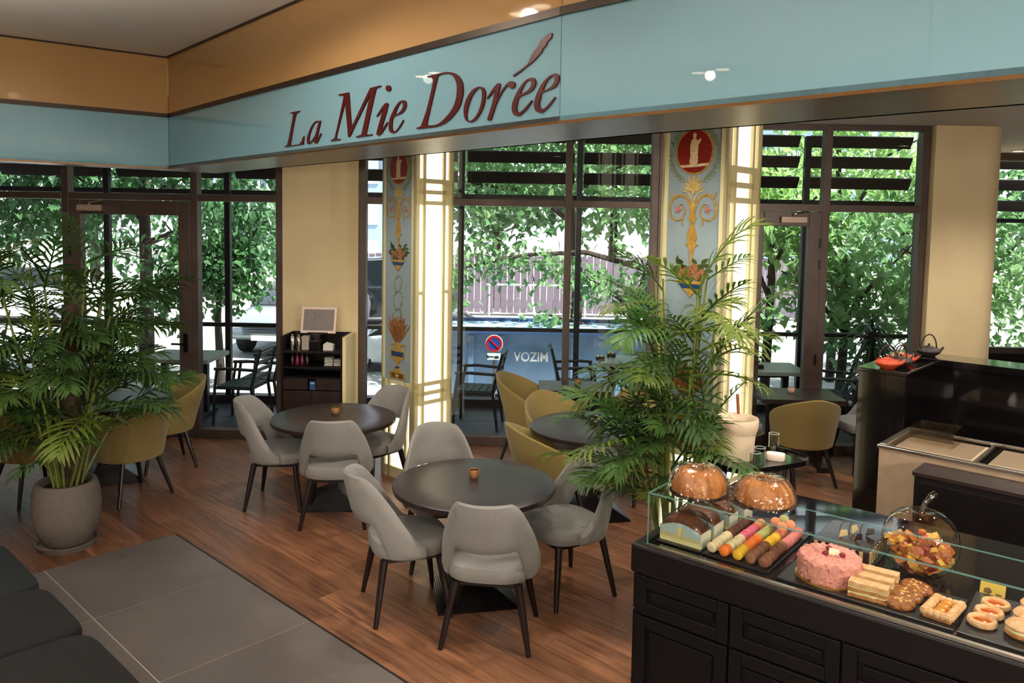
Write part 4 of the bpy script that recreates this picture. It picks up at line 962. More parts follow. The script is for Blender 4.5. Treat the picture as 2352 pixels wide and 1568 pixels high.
def caddy(label, x, y, z=.73):
    o = thing('condiment_box', label, 'box', (x, y, z), 0, 'condiment boxes')
    MB().bbox((-.05, -.035, 0), (.05, .035, .006)).bbox((-.05, -.035, 0), (.05, -.029, .045)).bbox((-.05, .029, 0), (.05, .035, .045)).bbox((-.05, -.035, 0), (-.044, .035, .045)).bbox((.044, -.035, 0), (.05, .035, .045)).build('tray', M_leg, o, smooth=0)
    for i, m_ in enumerate((M_white, mat('sugar sachet brown', '#8a6a48', .6), M_white, mat('sugar sachet tan', '#b79a72', .6))): MB().bbox((-.036+i*.02, -.025, .008), (-.022+i*.02, .025, .06)).build('sachets', m_, o, smooth=0)
p = P(1388, 842, .73); caddy('nearer condiment box on the middle terrace table', p.x, 9.30)
p = P(1405, 829, .73); caddy('farther condiment box on the middle terrace table', p.x+.03, 9.56)
caddy('nearer condiment box on the right terrace table', 2.86, 8.95)
caddy('farther condiment box on the right terrace table', 2.90, 9.22)

# ================================================================ PALMS
M_pot = mat('grey stone pot', '#6a625b', .75, var=.12, vscale=30, bump=.2, bscale=120); M_soil = mat('dark soil', '#20150f', .95, bump=.8, bscale=80)
M_frond = [mat('areca leaf', '#42652a', .5, var=.3, vscale=3, col2='#294817', transl=.3, objvar=.25), mat('areca leaf yellowish', '#687b30', .5, var=.3, vscale=3, col2='#5d7a24', transl=.35, objvar=.2)]
M_stem = mat('palm cane', '#6d7a35', .5, var=.3, vscale=20, stretch=(1, 1, 6))
def frond_mesh(L, pairs, ll, curve, seed, lw=.023):
    rnd = random.Random(seed); g = MB(); pts = []
    for k in range(13):
        t = k/12; pts.append(Vector((L*t*math.cos(curve*t*.55)-.0, 0, L*(t*.62-curve*.42*t*t))))
    g.tube(pts, [.007*(1-.8*k/12)+.0015 for k in range(13)], 5)
    for i in range(pairs):
        t = .22+.78*i/(pairs-1); k = min(11, int(t*12)); p = pts[k].lerp(pts[k+1], t*12-k) if k < 12 else pts[-1]
        d = (pts[k+1]-pts[k]).normalized()
        for s_ in (-1, 1):
            l = ll*(math.sin(math.pi*(.18+.72*t)))*rnd.uniform(.85, 1.1); fwd = .55+.5*t
            sd = Vector((0, s_, 0)); out = (d*fwd+sd*(1.15-fwd*.55)+Z*rnd.uniform(.0, .25)).normalized(); nn = out.cross(d).normalized()*s_
            q = [p, p+out*l*.35+Z*.0, p+out*l*.7-Z*l*.10, p+out*l-Z*l*.32]; wv = (d-out*d.dot(out)).normalized()*lw*.5
            g.add([q[0]-wv*.3, q[0]+wv*.3, q[1]-wv, q[1]+wv, q[2]-wv*.75, q[2]+wv*.75, q[3]], [(0, 1, 3, 2), (2, 3, 5, 4), (4, 5, 6)])
    return g
FM = []
for i, (L, pr, ll, cv) in enumerate(((.62, 11, .28, .75), (.52, 9, .26, 1.0), (.46, 8, .24, .55), (.68, 12, .28, 1.15), (.40, 7, .24, .35))):
    for j, m_ in enumerate(M_frond):
        o = frond_mesh(L, pr, ll, cv, 100+i).build('frond', m_, None, smooth=0); FM.append(o.data); bpy.data.objects.remove(o)
def palm(label, x, y, seed, canes, height, spread, nf, lean=.06, pots=(.225, .47), yellow=.4, scale=1.0, zlow=.75, avoid=None):
    rnd = random.Random(seed); o = thing('potted_palm', label, 'plant', (x, y, 0), 0)
    r, h = pots
    MB().lathe([(0, .03), (r*.62, .03), (r*.72, .06), (r*.93, h*.35), (r*1.0, h*.62), (r*.96, h*.85), (r*.88, h*.985), (r*.86, h), (r*.76, h), (r*.75, h*.97), (r*.77, h*.88), (0, h*.88)], 40).build('pot', M_pot, o)
    MB().lathe([(0, 0), (r*.82, 0), (r*.88, .03), (r*.90, .04), (r*.86, .042), (r*.8, .018), (0, .016)], 40).build('saucer', M_pot, o)
    MB().lathe([(0, h*.885), (r*.5, h*.90), (r*.76, h*.885)], 24, cap=False).build('soil', M_soil, o)
    tips = []
    for k in range(canes):
        a = rnd.uniform(0, 6.283); rr = rnd.uniform(.02, r*.5); hh = height*rnd.uniform(.35, .86); ln = rnd.uniform(.5, 1.3)*lean
        b0 = Vector((rr*math.cos(a), rr*math.sin(a), h*.88)); top = Vector((b0.x*(1+1.2)+ln*math.cos(a), b0.y*2.2+ln*math.sin(a), hh)); mid = b0.lerp(top, .5)+Vector((-.02*math.sin(a), .02*math.cos(a), 0))
        MB().tube([b0, mid, top], [.011, .009, .006], 6).build('cane', M_stem, o); tips.append((b0, mid, top, a))
    for k in range(nf):
        b0, mid, top, a = tips[k % len(tips)]; t = rnd.uniform(.35, 1.0); p = mid.lerp(top, (t-.35)/.65) if t > .35 else mid
        if p.z < zlow: p = p + Z*(zlow-p.z)*.7
        for _try in range(12):
            az = a+rnd.gauss(0, 1.0) if rnd.random() < .55 else rnd.uniform(0, 6.283)
            if not avoid or avoid(p+Vector((x, y, 0))+Vector((math.cos(az), math.sin(az), 0))*.5*spread): break
        me = FM[2*rnd.randrange(5)+(1 if rnd.random() < yellow else 0)]
        f = bpy.data.objects.new('frond', me); col.objects.link(f); f.parent = o; f.location = p
        sc_ = scale*rnd.uniform(.75, 1.15)*spread; el = rnd.uniform(-.75, .35) if t > .8 else rnd.uniform(-.35, .55)
        f.rotation_euler = (rnd.uniform(-.4, .4), el, az); f.scale = (sc_, sc_, sc_)
    return o
lp = palm('tall potted palm in a grey stone pot beside the tiles', -3.15, 5.46, 21, 22, 2.35, 1.0, 135, .20, yellow=.2)
MB().tube([(.03, .02, .40), (.035, .02, .9), (.03, .03, 1.4), (.04, .03, 1.72)], [.06, .065, .062, .05], 12).build('mossy_trunk', mat('fibrous palm trunk', '#4a3b2a', .95, var=.5, vscale=20, bump=.9, bscale=45), lp)
palm('potted palm cut off by the left edge of the view', -3.86, 5.42, 22, 14, 2.4, 1.0, 64, .2, (.21, .46), yellow=.2)
palm('bright areca palm before the nearer lit column', .99, 4.60, 27, 20, 2.45, .88, 92, .11, (.19, .47), yellow=.35, avoid=lambda q: ((q-COL2).dot(-V) > .0 or (q-COL2).dot(U) > .05) and not (q.x > 1.16 and q.z < 1.42))

# ================================================================ SERVICE CABINET
cb_y = 8.13
cab = thing('service_cabinet', 'dark open service cabinet against the cream wall', 'cabinet', (-1.975, cb_y-.21, 0), FRZ)
cw, cdp, chh = .31, .20, 1.19
MB().bbox((-cw, -cdp, 0), (-cw+.02, cdp, chh)).bbox((cw-.02, -cdp, 0), (cw, cdp, chh)).bbox((-cw+.02, cdp-.015, 0), (cw-.02, cdp, chh)).bbox((-cw+.02, -cdp+.01, 0), (cw-.02, cdp-.015, .06)).build('carcass', M_blackmatt, o if False else cab, smooth=0)
for z in (1.04, .885, .78): MB().bbox((-cw+.02, -cdp+.005, z-.015), (cw-.02, cdp-.015, z)).build('shelf', M_blackmatt, cab, smooth=0)
for x0, x1 in ((-cw+.022, -.04), (.045, cw-.022)): MB().bbox((x0, -cdp, .655), (x1, -cdp+.02, .762)).build('drawer', M_dark, cab, smooth=0, bevel=.003)
for x0, x1 in ((-cw+.022, -.002), (.002, cw-.022)): MB().bbox((x0, -cdp, .065), (x1, -cdp+.02, .645)).build('cabinet_door', M_dark, cab, smooth=0, bevel=.003)
side = MB().bbox((cw+.002, -cdp-.01, 0), (cw+.035, cdp, chh)).build('side_cheek', M_cream, cab, smooth=0)
CBX, CBY = -1.975, cb_y-.21
def bottle(name, label, dx, dy, z, m, r=.022, h=.12, capm=None, grp=None):
    o = thing(name, label, 'bottle', (CBX+dx, CBY+dy, z), 0, grp)
    MB().lathe([(0, 0), (r, 0), (r, h*.62), (r*.45, h*.78), (r*.4, h*.9), (0, h*.9)], 16).build('bottle_body', m, o)
    MB().tube([(0, 0, h*.9), (0, 0, h*1.02), (.018, 0, h*1.12)], .006, 6).build('pour_spout', capm or M_chrome, o)
M_syr = [mat('dark syrup', '#1c1414', .15), mat('red syrup', '#7a0f2a', .15), mat('plum syrup', '#5c1236', .15), mat('brown syrup', '#231511', .15)]
for i, (dx, lab) in enumerate(((-.24, 'black syrup bottle leftmost on the middle cabinet shelf'), (-.19, 'red syrup bottle on the middle cabinet shelf'), (-.14, 'plum syrup bottle on the middle cabinet shelf'), (-.09, 'dark syrup bottle fourth from left on the middle cabinet shelf'))):
    bottle('syrup_bottle', lab, dx, -.05, .885, M_syr[i], h=.125, grp='syrup bottles')
for dx, lab in ((-.24, 'tall steel shaker at the left of the top cabinet shelf'), (-.175, 'shorter steel shaker beside the tall shaker in the cabinet')):
    o = thing('cocktail_shaker', lab, 'shaker', (CBX+dx, CBY-.05, 1.04), 0, 'steel shakers')
    MB().lathe([(0, 0), (.024, 0), (.03, .09), (.028, .1), (.0, .1)], 20).build('shaker_body', M_chrome, o)
    MB().lathe([(.028, .1), (.022, .125), (.012, .135), (.012, .15), (0, .15)], 20).build('lid', M_chrome, o)
o = thing('paper_box', 'pale paper box on the top cabinet shelf', 'box', (CBX-.10, CBY-.03, 1.04), 0); MB().bbox((-.035, -.05, 0), (.035, .05, .13)).build('box_body', mat('greige card', '#a59a90', .7), o, smooth=0); MB().bbox((-.037, -.052, .11), (.037, .052, .135)).build('box_lid', mat('greige card', '#a59a90', .7), o, smooth=0)
o = thing('coffee_grinder', 'small black grinder in the middle of the top cabinet shelf', 'grinder', (CBX+.0, CBY-.03, 1.04), 0); MB().bbox((-.055, -.06, 0), (.055, .06, .10)).build('grinder_body', M_black, o, smooth=0, bevel=.01); MB().lathe([(.03, .1), (.05, .15), (.05, .16), (0, .16)], 18).build('hopper', mat('smoked plastic', '#3a3532', .2), o)
o = thing('napkin_box', 'white napkin box on the top cabinet shelf', 'box', (CBX+.135, CBY-.06, 1.04), 0); MB().prism([(-.05, 0), (.05, 0), (.05, .055), (-.03, .075), (-.05, .06)], (0, .04, 0), (1, 0, 0), (0, 0, 1), .08).build('box_body', M_white, o, smooth=0); MB().bbox((-.03, -.03, .06), (.03, .02, .068)).build('slot_napkin', M_wt, o, smooth=0)
for k, (dx, z, n_, lab) in enumerate(((.14, .885, 5, 'taller white napkin pile on the middle cabinet shelf'), (.235, .885, 4, 'shorter white napkin pile at the right of the middle cabinet shelf'))):
    o = thing('napkin_pile', lab, 'napkins', (CBX+dx, CBY-.05, z), 0, 'napkin piles')
    for i in range(n_): MB().bbox((-.045+(i % 2)*.006, -.05, i*.017), (.04+(i % 2)*.006, .05, i*.017+.012)).build('napkin_stack', M_white, o, smooth=0, bevel=.003)
o = thing('blue_card', 'small blue card standing between the cabinet drawers', 'card', (CBX+.002, CBY-.19, .655), 0); MB().bbox((-.03, -.004, 0), (.03, .004, .09)).build('card_sheet', mat('blue card', '#254a72', .5), o, smooth=0); MB().bbox((-.02, -.0055, .06), (.02, -.004, .075)).build('card_print', mat('pale blue print', '#8fb3d6', .5), o, smooth=0)
fr = thing('tilted_screen', 'white framed grey screen leaning above the service cabinet', 'screen', (CBX+.005, CBY+.02, 1.195), FRZ)
M_ = Matrix.Rotation(R(-14), 4, 'X')
def fbox(lo, hi, name, m, par=fr, M=M_): g = MB(); g.box([(a+b)/2 for a, b in zip(lo, hi)], [b-a for a, b in zip(lo, hi)], 0, M); return g.build(name, m, par, smooth=0, bevel=.003)
M_pw = mat('pinkish white plastic', '#e6d0c4', .4)
fbox((-.18, -.012, 0), (.18, .015, .27), 'casing', M_pw); fbox((-.155, -.015, .028), (.158, -.010, .245), 'screen_face', mat('grey display', '#7d726f', .35, var=.08, vscale=9))
for i, (x, z) in enumerate(((-.03, .215), (-.035, .185), (0, .18), (-.035, .15), (-.035, .105), (-.04, .05), (.03, .05))): fbox((x-.005, -.0165, z-.006), (x+.005, -.0145, z+.006), 'screen_mark', mat('dark print', '#544b49', .5))
MB().bbox((-.1, -.04, -.005), (.1, .05, .012)).build('stand', M_blackmatt, fr, smooth=0)

# ================================================================ SOFA AT THE LEFT EDGE
M_stl = mat('dark teal upholstery', '#0b1417', .9, var=.2, vscale=200, bump=.2, bscale=400); M_sbr = mat('dark brown upholstery', '#090606', .85, var=.2, vscale=200, bump=.2, bscale=400)
S0 = P(105, 1338, .42); S0.z = 0
sofa = thing('bench_sofa', 'dark upholstered bench sofa cut off at the lower left corner', 'sofa', S0, R(-43))
# local x along U, local y along V; front edge along y = 0
def pad(x0, x1, z0, z1, m, name):
    rings = []
    cxm, hw = (x0+x1)/2, (x1-x0)/2
    for s_, z in ((.97, z0), (1, z0+.03), (1, z1-.04), (.985, z1-.015), (.94, z1)):
        rings.append([(cxm+x*s_*hw/.5, -.45+y*s_*.45/.5, z) for x, y in sq(32, .5, .5, 9)])
    return MB().loft(rings).build(name, m, sofa)
pad(-.80, -.01, .14, .42, M_stl, 'cushion'); pad(0.0, .62, .14, .42, M_sbr, 'cushion'); pad(.63, 1.5, .14, .42, M_sbr, 'cushion'); pad(1.51, 2.3, .14, .42, M_sbr, 'cushion')
MB().bbox((-.76, -.88, .06), (2.26, -.02, .145)).build('sofa_frame', M_blackmatt, sofa, smooth=0)
for x in (-.7, 2.2):
    for y in (-.83, -.07): MB().bbox((x-.025, y-.025, 0.0), (x+.025, y+.025, .06)).build('foot', M_leg, sofa, smooth=0)

# ================================================================ SIDE TABLE WITH BUCKET
st = thing('side_table', 'tall black tray stand right of the areca palm', 'table', (1.485, 4.58, 0), R(24))
g = MB(); rg = [[(x*s_, y*s_, z) for x, y in sq(40, .30, .175, 4)] for s_, z in ((.97, .955), (1, .96), (1, .988), (.975, .988), (.965, .97))]; g.loft(rg); g.build('tray_top', M_black, st)
for sx in (-1, 1):
    for sy in (-1, 1): MB().tube([(sx*.17, sy*.09, .96), (sx*.25, sy*.14, 0)], [.02, .012], 8).build('leg', M_leg, st)
STZ = .971
M_buck = mat('cream frosted plastic', '#ecd8bc', .5, transl=.25)
bk = thing('ice_bucket', 'cream bucket with a liner on the side table', 'bucket', (P(1690, 1050, .971).x, P(1690, 1050, .971).y, STZ), 0)
MB().lathe([(0, 0), (.098, 0), (.114, .20), (.116, .22)], 36, cap=False).build('bucket_body', M_buck, bk)
MB().lathe([(.114, .16), (.124, .19), (.126, .235), (.121, .245), (.114, .24), (.09, .20)], 36, cap=False, lobes=(9, .03)).build('liner_bag', M_buck, bk)
wd = thing('wooden_stick', 'thin wooden stick standing behind the cream bucket', 'stick', (P(1690, 1050, .971).x+.06, P(1690, 1050, .971).y+.115, STZ), 0); MB().tube([(0, 0, 0), (-.03, .0, .36)], .010, 8).build('stick_body', mat('orange wood', '#a05e35', .5), wd)
M_tumbler = glassmat('tumbler glass', '#f2f4f2', 1.6)
for i, (px_, py_, lab, h) in enumerate(((1744, 1072, 'clear tumbler nearest the palm on the side table', .115), (1733, 1076, 'shorter clear tumbler beside the cream bucket', .095), (1776, 1045, 'tall clear tumbler beside the white soap-like box', .135))):
    p = P(px_, py_, STZ); o = thing('glass_tumbler', lab, 'glass', (p.x, p.y, STZ), 0, 'tumblers on the side table')
    MB().lathe([(0, .002), (.028, .002), (.031, h), (.029, h), (.0265, .014), (0, .012)], 28, cap=False).build('glass_wall', M_tumbler, o)
    MB().lathe([(.0285, h-.002), (.0315, h-.001), (.031, h+.001), (.0287, h+.001)], 28, cap=False).build('glass_rim', mat('bright glass rim', '#e9f0ee', .1, alpha=.7), o)
p = P(1781, 1055, STZ); o = thing('white_box', 'small rounded white box on the side table', 'box', (p.x, p.y, STZ), R(-25)); g = MB(); g.loft([[(x*s_, y*s_, z) for x, y in sq(28, .055, .04, 4)] for s_, z in ((.95, 0), (1, .006), (1, .032), (.95, .038))]); g.build('box_body', M_pw, o); MB().box((0, 0, .0385), (.07, .045, .002)).build('box_lid', M_wt, o, smooth=0)
# ================================================================ DISPLAY COUNTER
KA = R(-39); K0 = Vector((.52, 3.222, 0)); KU = Vector((math.cos(KA), math.sin(KA), 0)); KV = Vector((-KU.y, KU.x, 0)); KZ = 1.02
def K(x, y, z=KZ): p = K0+KU*x+KV*y; p.z = z; return p
ctr = thing('display_counter', 'black pastry display counter with panelled front', 'counter', K0, KA)
CL, CDp = 2.6, 1.08
MB().bbox((-.0, 0, KZ-.13), (CL, CDp, KZ-.006)).build('counter_slab', M_black if False else mat('black slab edge', '#0d090a', .45, spec=.3), ctr, smooth=0, bevel=.012)
MB().bbox((.05, .03, KZ-.006), (CL-.02, CDp-.02, KZ)).build('deck', mat('black glass deck', '#0a0a0e', .06, coat=.4), ctr, smooth=0)
MB().bbox((.06, .012, KZ-.006), (CL-.02, .03, KZ+.004)).build('front_channel', M_steel, ctr, smooth=0)
MB().bbox((.02, .03, .09), (CL-.02, CDp-.03, KZ-.13)).build('carcass', M_blackmatt, ctr, smooth=0)
MB().bbox((.05, .07, 0), (CL-.05, CDp-.07, .09)).build('plinth', M_leg, ctr, smooth=0)
x = .02; pwid = .42; k = 0
M_cpan = mat('dark counter panel', '#0c0808', .5, spec=.25, var=.15)
def framed(x0, x1, z0, z1, name, y=.03):
    b = MB(); t = .05
    b.bbox((x0, y-.022, z0), (x0+t, y, z1)); b.bbox((x1-t, y-.022, z0), (x1, y, z1)); b.bbox((x0+t, y-.022, z0), (x1-t, y, z0+t)); b.bbox((x0+t, y-.022, z1-t), (x1-t, y, z1))
    b.bbox((x0+t+.014, y-.010, z0+t+.014), (x1-t-.014, y, z1-t-.014)); return b.build(name, M_cpan, ctr, smooth=0, bevel=.003)
while x < CL-.1:
    framed(x+.004, min(x+pwid, CL-.02)-.004, .72, .885, 'upper_panel'); framed(x+.004, min(x+pwid, CL-.02)-.004, .10, .71, 'front_panel'); x += pwid
for y0, y1 in ((.04, .54), (.55, 1.04)):
    b = MB(); t = .05
    for z0, z1 in ((.10, .71), (.72, .885)):
        b.bbox((-.002, y0, z0), (.02, y0+t, z1)); b.bbox((-.002, y1-t, z0), (.02, y1, z1)); b.bbox((-.002, y0+t, z0), (.02, y1-t, z0+t)); b.bbox((-.002, y0+t, z1-t), (.02, y1-t, z1))
    b.build('side_panel', M_cpan, ctr, smooth=0)
# glass guard
M_cg = glassmat('counter glass', '#f1f7f4', 1.1); M_edge = mat('green glass edge', '#6f9d95', .1, alpha=.45, emit='#1d3b36', estr=0.0)
gd = thing('glass_guard', 'low clear glass guard along the front of the pastry counter', 'glass guard', K0, KA)
GT = 1.24; PD = .27
def pane(vs, nm): MB().add(vs, [(0, 1, 2, 3)]).build(nm, M_cg, gd, smooth=0)
pane([(.068, .021, KZ+.004), (CL-.05, .021, KZ+.004), (CL-.05, .021, GT), (.068, .021, GT)], 'front_pane')
pane([(.068, .021, GT), (CL-.05, .021, GT), (CL-.05, PD, GT), (.068, PD, GT)], 'top_pane')
pane([(.068, .021, KZ+.004), (.068, PD, KZ+.004), (.068, PD, GT), (.068, .021, GT)], 'end_pane')
for lo, hi in (((.066, .019, KZ+.004), (.071, .024, GT)), ((.066, .019, GT-.0025), (CL-.05, .024, GT+.0025)), ((.066, .019, GT-.0025), (.071, PD, GT+.0025)), ((.066, PD-.0025, KZ+.004), (.071, PD+.0025, GT)), ((.066, PD-.0025, GT-.002), (CL-.05, PD+.0025, GT+.002))):
    MB().bbox(lo, hi).build('glass_edge', M_edge, gd, smooth=0)
for xx in (2.1,): MB().lathe([(0, 0), (.008, 0), (.008, GT-KZ-.006), (0, GT-KZ-.006)], 12, (xx, PD-.02, KZ)).build('support_pin', M_chrome, gd)

M_slate2 = mat('black serving board', '#161315', .35, var=.2)
def board(label, x0, x1, y0, y1):
    o = thing('serving_board', label, 'board', K(0, 0, KZ), KA); MB().bbox((x0, y0, 0), (x1, y1, .008)).build('board_plate', M_slate2, o, smooth=0, bevel=.002)
    MB().bbox((x0+.01, y0-.002, .002), (x1-.01, y0, .006)).build('front_edge', M_leg, o, smooth=0); return o
board('black serving board under the loaf cakes', .078, .28, .075, .60); board('black serving board under the macarons', .285, .56, .075, .60)
board('black serving board under the pink cake and sliced pastries', .60, 1.195, .06, .34); board('black serving board under the jam rounds', 1.205, 1.62, .06, .44)
board('black serving board under the chocolate cake', .60, .86, .36, .68)
BZ = KZ+.008

# ---- plastic wrap
M_wrap = glassmat('clear plastic wrap', '#fcfbf9', 3.0, .04, 1.45, .45, 30)
M_bag = glassmat('clear bag film', '#fdfcfb', 2.4, .06, 1.45, .4, 30)
M_crust = mat('golden cake crust', '#b87c42', .7, var=.5, vscale=14, col2='#8c5226', spec=.25, bump=.3, bscale=60)
M_loafc = mat('brown loaf crust', '#7d4222', .5, var=.45, vscale=18, col2='#4f2713', bump=.4, bscale=70)
def bundt(label, x, y, z, r, h):
    o = thing('bundt_cake', label, 'cake', K(x, y, z), R(20))
    MB().lathe([(0, .0), (r*1.02, .0), (r*1.05, .006), (0, .006)], 36).build('cake_plate', M_slate2, o)
    g = MB(); N = 72; rings = []
    for t, z_ in ((.93, .006), (1.0, h*.12), (.99, h*.35), (.90, h*.65), (.74, h*.88), (.55, h*.985), (.38, h*.98), (.26, h*.86), (.20, h*.6), (.18, h*.3)):
        fl = .055*math.sin(min(1, z_/h)*math.pi*.9)+.01; rings.append([(r*.95*t*(1-fl+2*fl*abs(math.cos(9*a*math.pi/N))**.7*.9)*math.cos(2*math.pi*a/N), r*.95*t*(1-fl+2*fl*abs(math.cos(9*a*math.pi/N))**.7*.9)*math.sin(2*math.pi*a/N), z_) for a in range(N)])
    g.loft(rings); g.build('cake_body', M_crust, o)
    g = MB(); rings = []; rnd = random.Random(int(x*100)+3); pl_ = [rnd.gauss(0, .0038) for _ in range(N)]
    for t, z_ in ((1.09, .004), (1.06, h*.2), (1.0, h*.55), (.86, h*.82), (.64, h*1.03), (.3, h*1.05), (.05, h*1.02)):
        rings.append([((r*t+pl_[a]*t+rnd.gauss(0, .0008))*math.cos(2*math.pi*a/N), (r*t+pl_[a]*t+rnd.gauss(0, .0008))*math.sin(2*math.pi*a/N), z_+rnd.gauss(0, .0012)) for a in range(N)])
    g.loft(rings, cap=False); g.build('plastic_wrap', M_wrap, o, smooth=50); return o
bundt('wrapped ring cake on the glass top above the loaf cakes', .23, .15, GT+.005, .115, .108)
bundt('wrapped ring cake farther right near the rear of the counter glass', .485, .215, GT+.005, .114, .102)

# ---- loaf cakes in printed card trays
M_lt = mat('teal loaf card', '#b9d0d2', .55); M_ly = mat('yellow loaf card', '#d9cd96', .55); M_ls = mat('pale printed card', '#dcd9c2', .6)
def loaf(label, x, y, l=.185, wd=.095, z=BZ):
    o = thing('loaf_cake', label, 'cake', K(x, y, z), KA, 'boxed loaf cakes')
    N = 14; hx = l/2
    arc = lambda t: .052+.028*math.sin(math.pi*t)
    fr_ = [(-hx+l*i/N, arc(i/N)*.92) for i in range(N+1)]
    for s_ in (-1, 1):
        MB().prism([(-hx, 0), (hx, 0), (hx, .036), (-hx, .036)], (0, s_*wd/2, 0), (1, 0, 0), (0, 0, 1), .0015*s_).build('card_lower_band', M_ly, o, smooth=0)
        MB().prism([(-hx, .036), (hx, .036)]+[(a, b+.012) for a, b in reversed(fr_)], (0, s_*wd/2, 0), (1, 0, 0), (0, 0, 1), .0015*s_).build('card_side', M_lt, o, smooth=0)
        MB().prism([(.018*math.cos(a*R(20)), .052+.018*math.sin(a*R(20))) for a in range(18)], (0, s_*(wd/2+.0016), 0), (1, 0, 0), (0, 0, 1), .0008*s_).build('card_emblem', M_ly, o, smooth=0)
        MB().bbox((s_*hx-.001, -wd/2, 0), (s_*hx+.001, wd/2, .062)).build('card_end', M_ls, o, smooth=0)
    rings = []
    for i in range(N+1):
        t = i/N; xx = -hx*.98+l*.98*t; top = .066+.048*math.sin(math.pi*t)**.6
        rings.append([(xx, -wd*.47, .004), (xx, -wd*.48, arc(t)), (xx, -wd*.38, top*.93), (xx, -wd*.15, top*1.02), (xx, wd*.15, top*1.02), (xx, wd*.38, top*.93), (xx, wd*.48, arc(t)), (xx, wd*.47, .004)])
    MB().loft(rings).build('cake_body', M_loafc, o)
    rnd = random.Random(int(y*1000)); rings = []
    for i in range(-1, N+2):
        t = min(1, max(0, i/N)); xx = -hx*1.03+l*1.03*((i+1)/(N+2)); top = (.078+.052*math.sin(math.pi*t)**.6)*(1 if 0 <= i <= N else .8); j = lambda s=.002: rnd.gauss(0, s)
        rings.append([(xx, -wd*.53+j(), .02), (xx, -wd*.54+j(), .06+j()), (xx, -wd*.40, top+j()), (xx, 0, top*1.07+j()), (xx, wd*.40, top+j()), (xx, wd*.54+j(), .06+j()), (xx, wd*.53+j(), .02)])
    MB().loft(rings, closed=False, cap=False).build('plastic_wrap', M_bag, o, smooth=30); return o
loaf('front loaf cake in teal and yellow card at the counter end', .178, .145); loaf('second loaf cake in teal card behind the front one', .178, .270); loaf('third loaf cake in teal card farther back', .182, .415)
loaf('rearmost loaf cake half hidden behind the third', .20, .535)

# ---- macarons
MC = {'cream': '#e9d3ac', 'chocolate': '#5e3322', 'orange': '#ef7a2b', 'pink': '#d8667c', 'apricot': '#eda35c', 'yellow': '#eab52e', 'green': '#b2ad6c', 'cocoa': '#8a563d', 'salmon': '#dd8a66', 'rose': '#dd8580'}
FILL = {'cream': '#d7b98a', 'chocolate': '#2e1710', 'orange': '#c4541a', 'pink': '#a8384f', 'apricot': '#c97a35', 'yellow': '#c08a16', 'green': '#8a8448', 'cocoa': '#4c2a1b', 'salmon': '#a85a3e', 'rose': '#b0565a'}
proto = {}
g = MB(); rp_ = .0215; N = 18
prof = [(0, -.0100), (.010, -.0096), (.0165, -.0080), (.0202, -.0052), (.0214, -.0034), (.0205, -.0020), (0, -.0020)]
for k_, c_ in MC.items():
    m_ = mat('macaron shell '+k_, c_, .65, bump=.15, bscale=300); f_ = mat('macaron filling '+k_, FILL[k_], .6)
    a = MB(); a.lathe(prof, N); a.lathe([(r, -z) for r, z in reversed(prof)], N); sh_ = a.build('macaron', m_, smooth=40); b = MB().lathe([(.0, -.0022), (.0180, -.0022), (.0180, .0022), (0, .0022)], N).build('filling', f_, sh_)
    proto[k_] = [sh_, False]
ORD = 'first second third fourth fifth sixth seventh eighth ninth tenth'.split()
ROWN = ['the row beside the loaf cakes', 'the second row', 'the middle row', 'the fourth row', 'the row nearest the pink cake']
def macaron(kind, x, y, z, axis, label):
    sh_, u = proto[kind]; o = sh_ if not u else copy_tree(sh_); proto[kind][1] = True
    o.location = K(x, y, z); ax = (KU*axis[0]+KV*axis[1]+Z*axis[2]).normalized(); o.rotation_euler = ax.to_track_quat('Z', 'Y').to_euler()
    return tag(o, label, 'macaron', kind+' macarons')
rows = [[('cream', 8), ('chocolate', 10)], [('orange', 2), ('cream', 6), ('pink', 7), ('apricot', 3)], [('yellow', 4), ('orange', 6), ('green', 6)], [('cocoa', 8), ('yellow', 5), ('salmon', 4)], [('cocoa', 10), ('rose', 9)]]
rnd = random.Random(9)
for ri, row in enumerate(rows):
    xx = .318+ri*.0535; yy = .105
    for kind, cnt in row:
        for i in range(cnt):
            macaron(kind, xx+rnd.gauss(0, .0012), yy, BZ+.0222, (rnd.gauss(0, .04), 1, rnd.gauss(0, .10)), '%s macaron, %s of its colour from the front, in %s' % (kind, ORD[i], ROWN[ri])); yy += .0219
        yy += .004
for i, (x, y, kind, wh) in enumerate(((.452, .44, 'salmon', 'leftmost'), (.492, .405, 'salmon', 'frontmost'), (.512, .45, 'salmon', 'rightmost'), (.47, .49, 'green', 'rearmost'))):
    macaron(kind, x, y, BZ+.0222+.042, (.5, -.8, .7), '%s %s macaron lying on top of the standing rows' % (wh, kind))

# ---- pink cake
M_pink = mat('pink crumb coating', '#e29a8e', .8, var=.3, vscale=90, col2='#cf7f72'); M_rasp = mat('raspberry', '#8e1c28', .45, bump=.6, bscale=260)
pk = thing('pink_cake', 'round pink crumb cake with raspberries', 'cake', K(.75, .20, BZ), 0)
MB().lathe([(0, 0), (.122, 0), (.122, .004), (0, .004)], 40).build('gold_board', mat('gold cake board', '#c9a24a', .3, .8), pk)
g = MB(); rings = []; N = 90; rnd = random.Random(2)
for t, z_ in [(1.0, .004)]+[(1.01+.0*i, .004+.0085*i) for i in range(1, 9)]+[(.985, .079), (.94, .086)]+[(.94-.085*i, .0875) for i in range(1, 11)]:
    q = .0028 if t > .05 else .0; rings.append([((.113*t+rnd.gauss(0, q))*math.cos(2*math.pi*a/N), (.113*t+rnd.gauss(0, q))*math.sin(2*math.pi*a/N), z_+rnd.gauss(0, q*.8)) for a in range(N)])
g.loft(rings); g.build('cake_body', M_pink, pk, smooth=25)
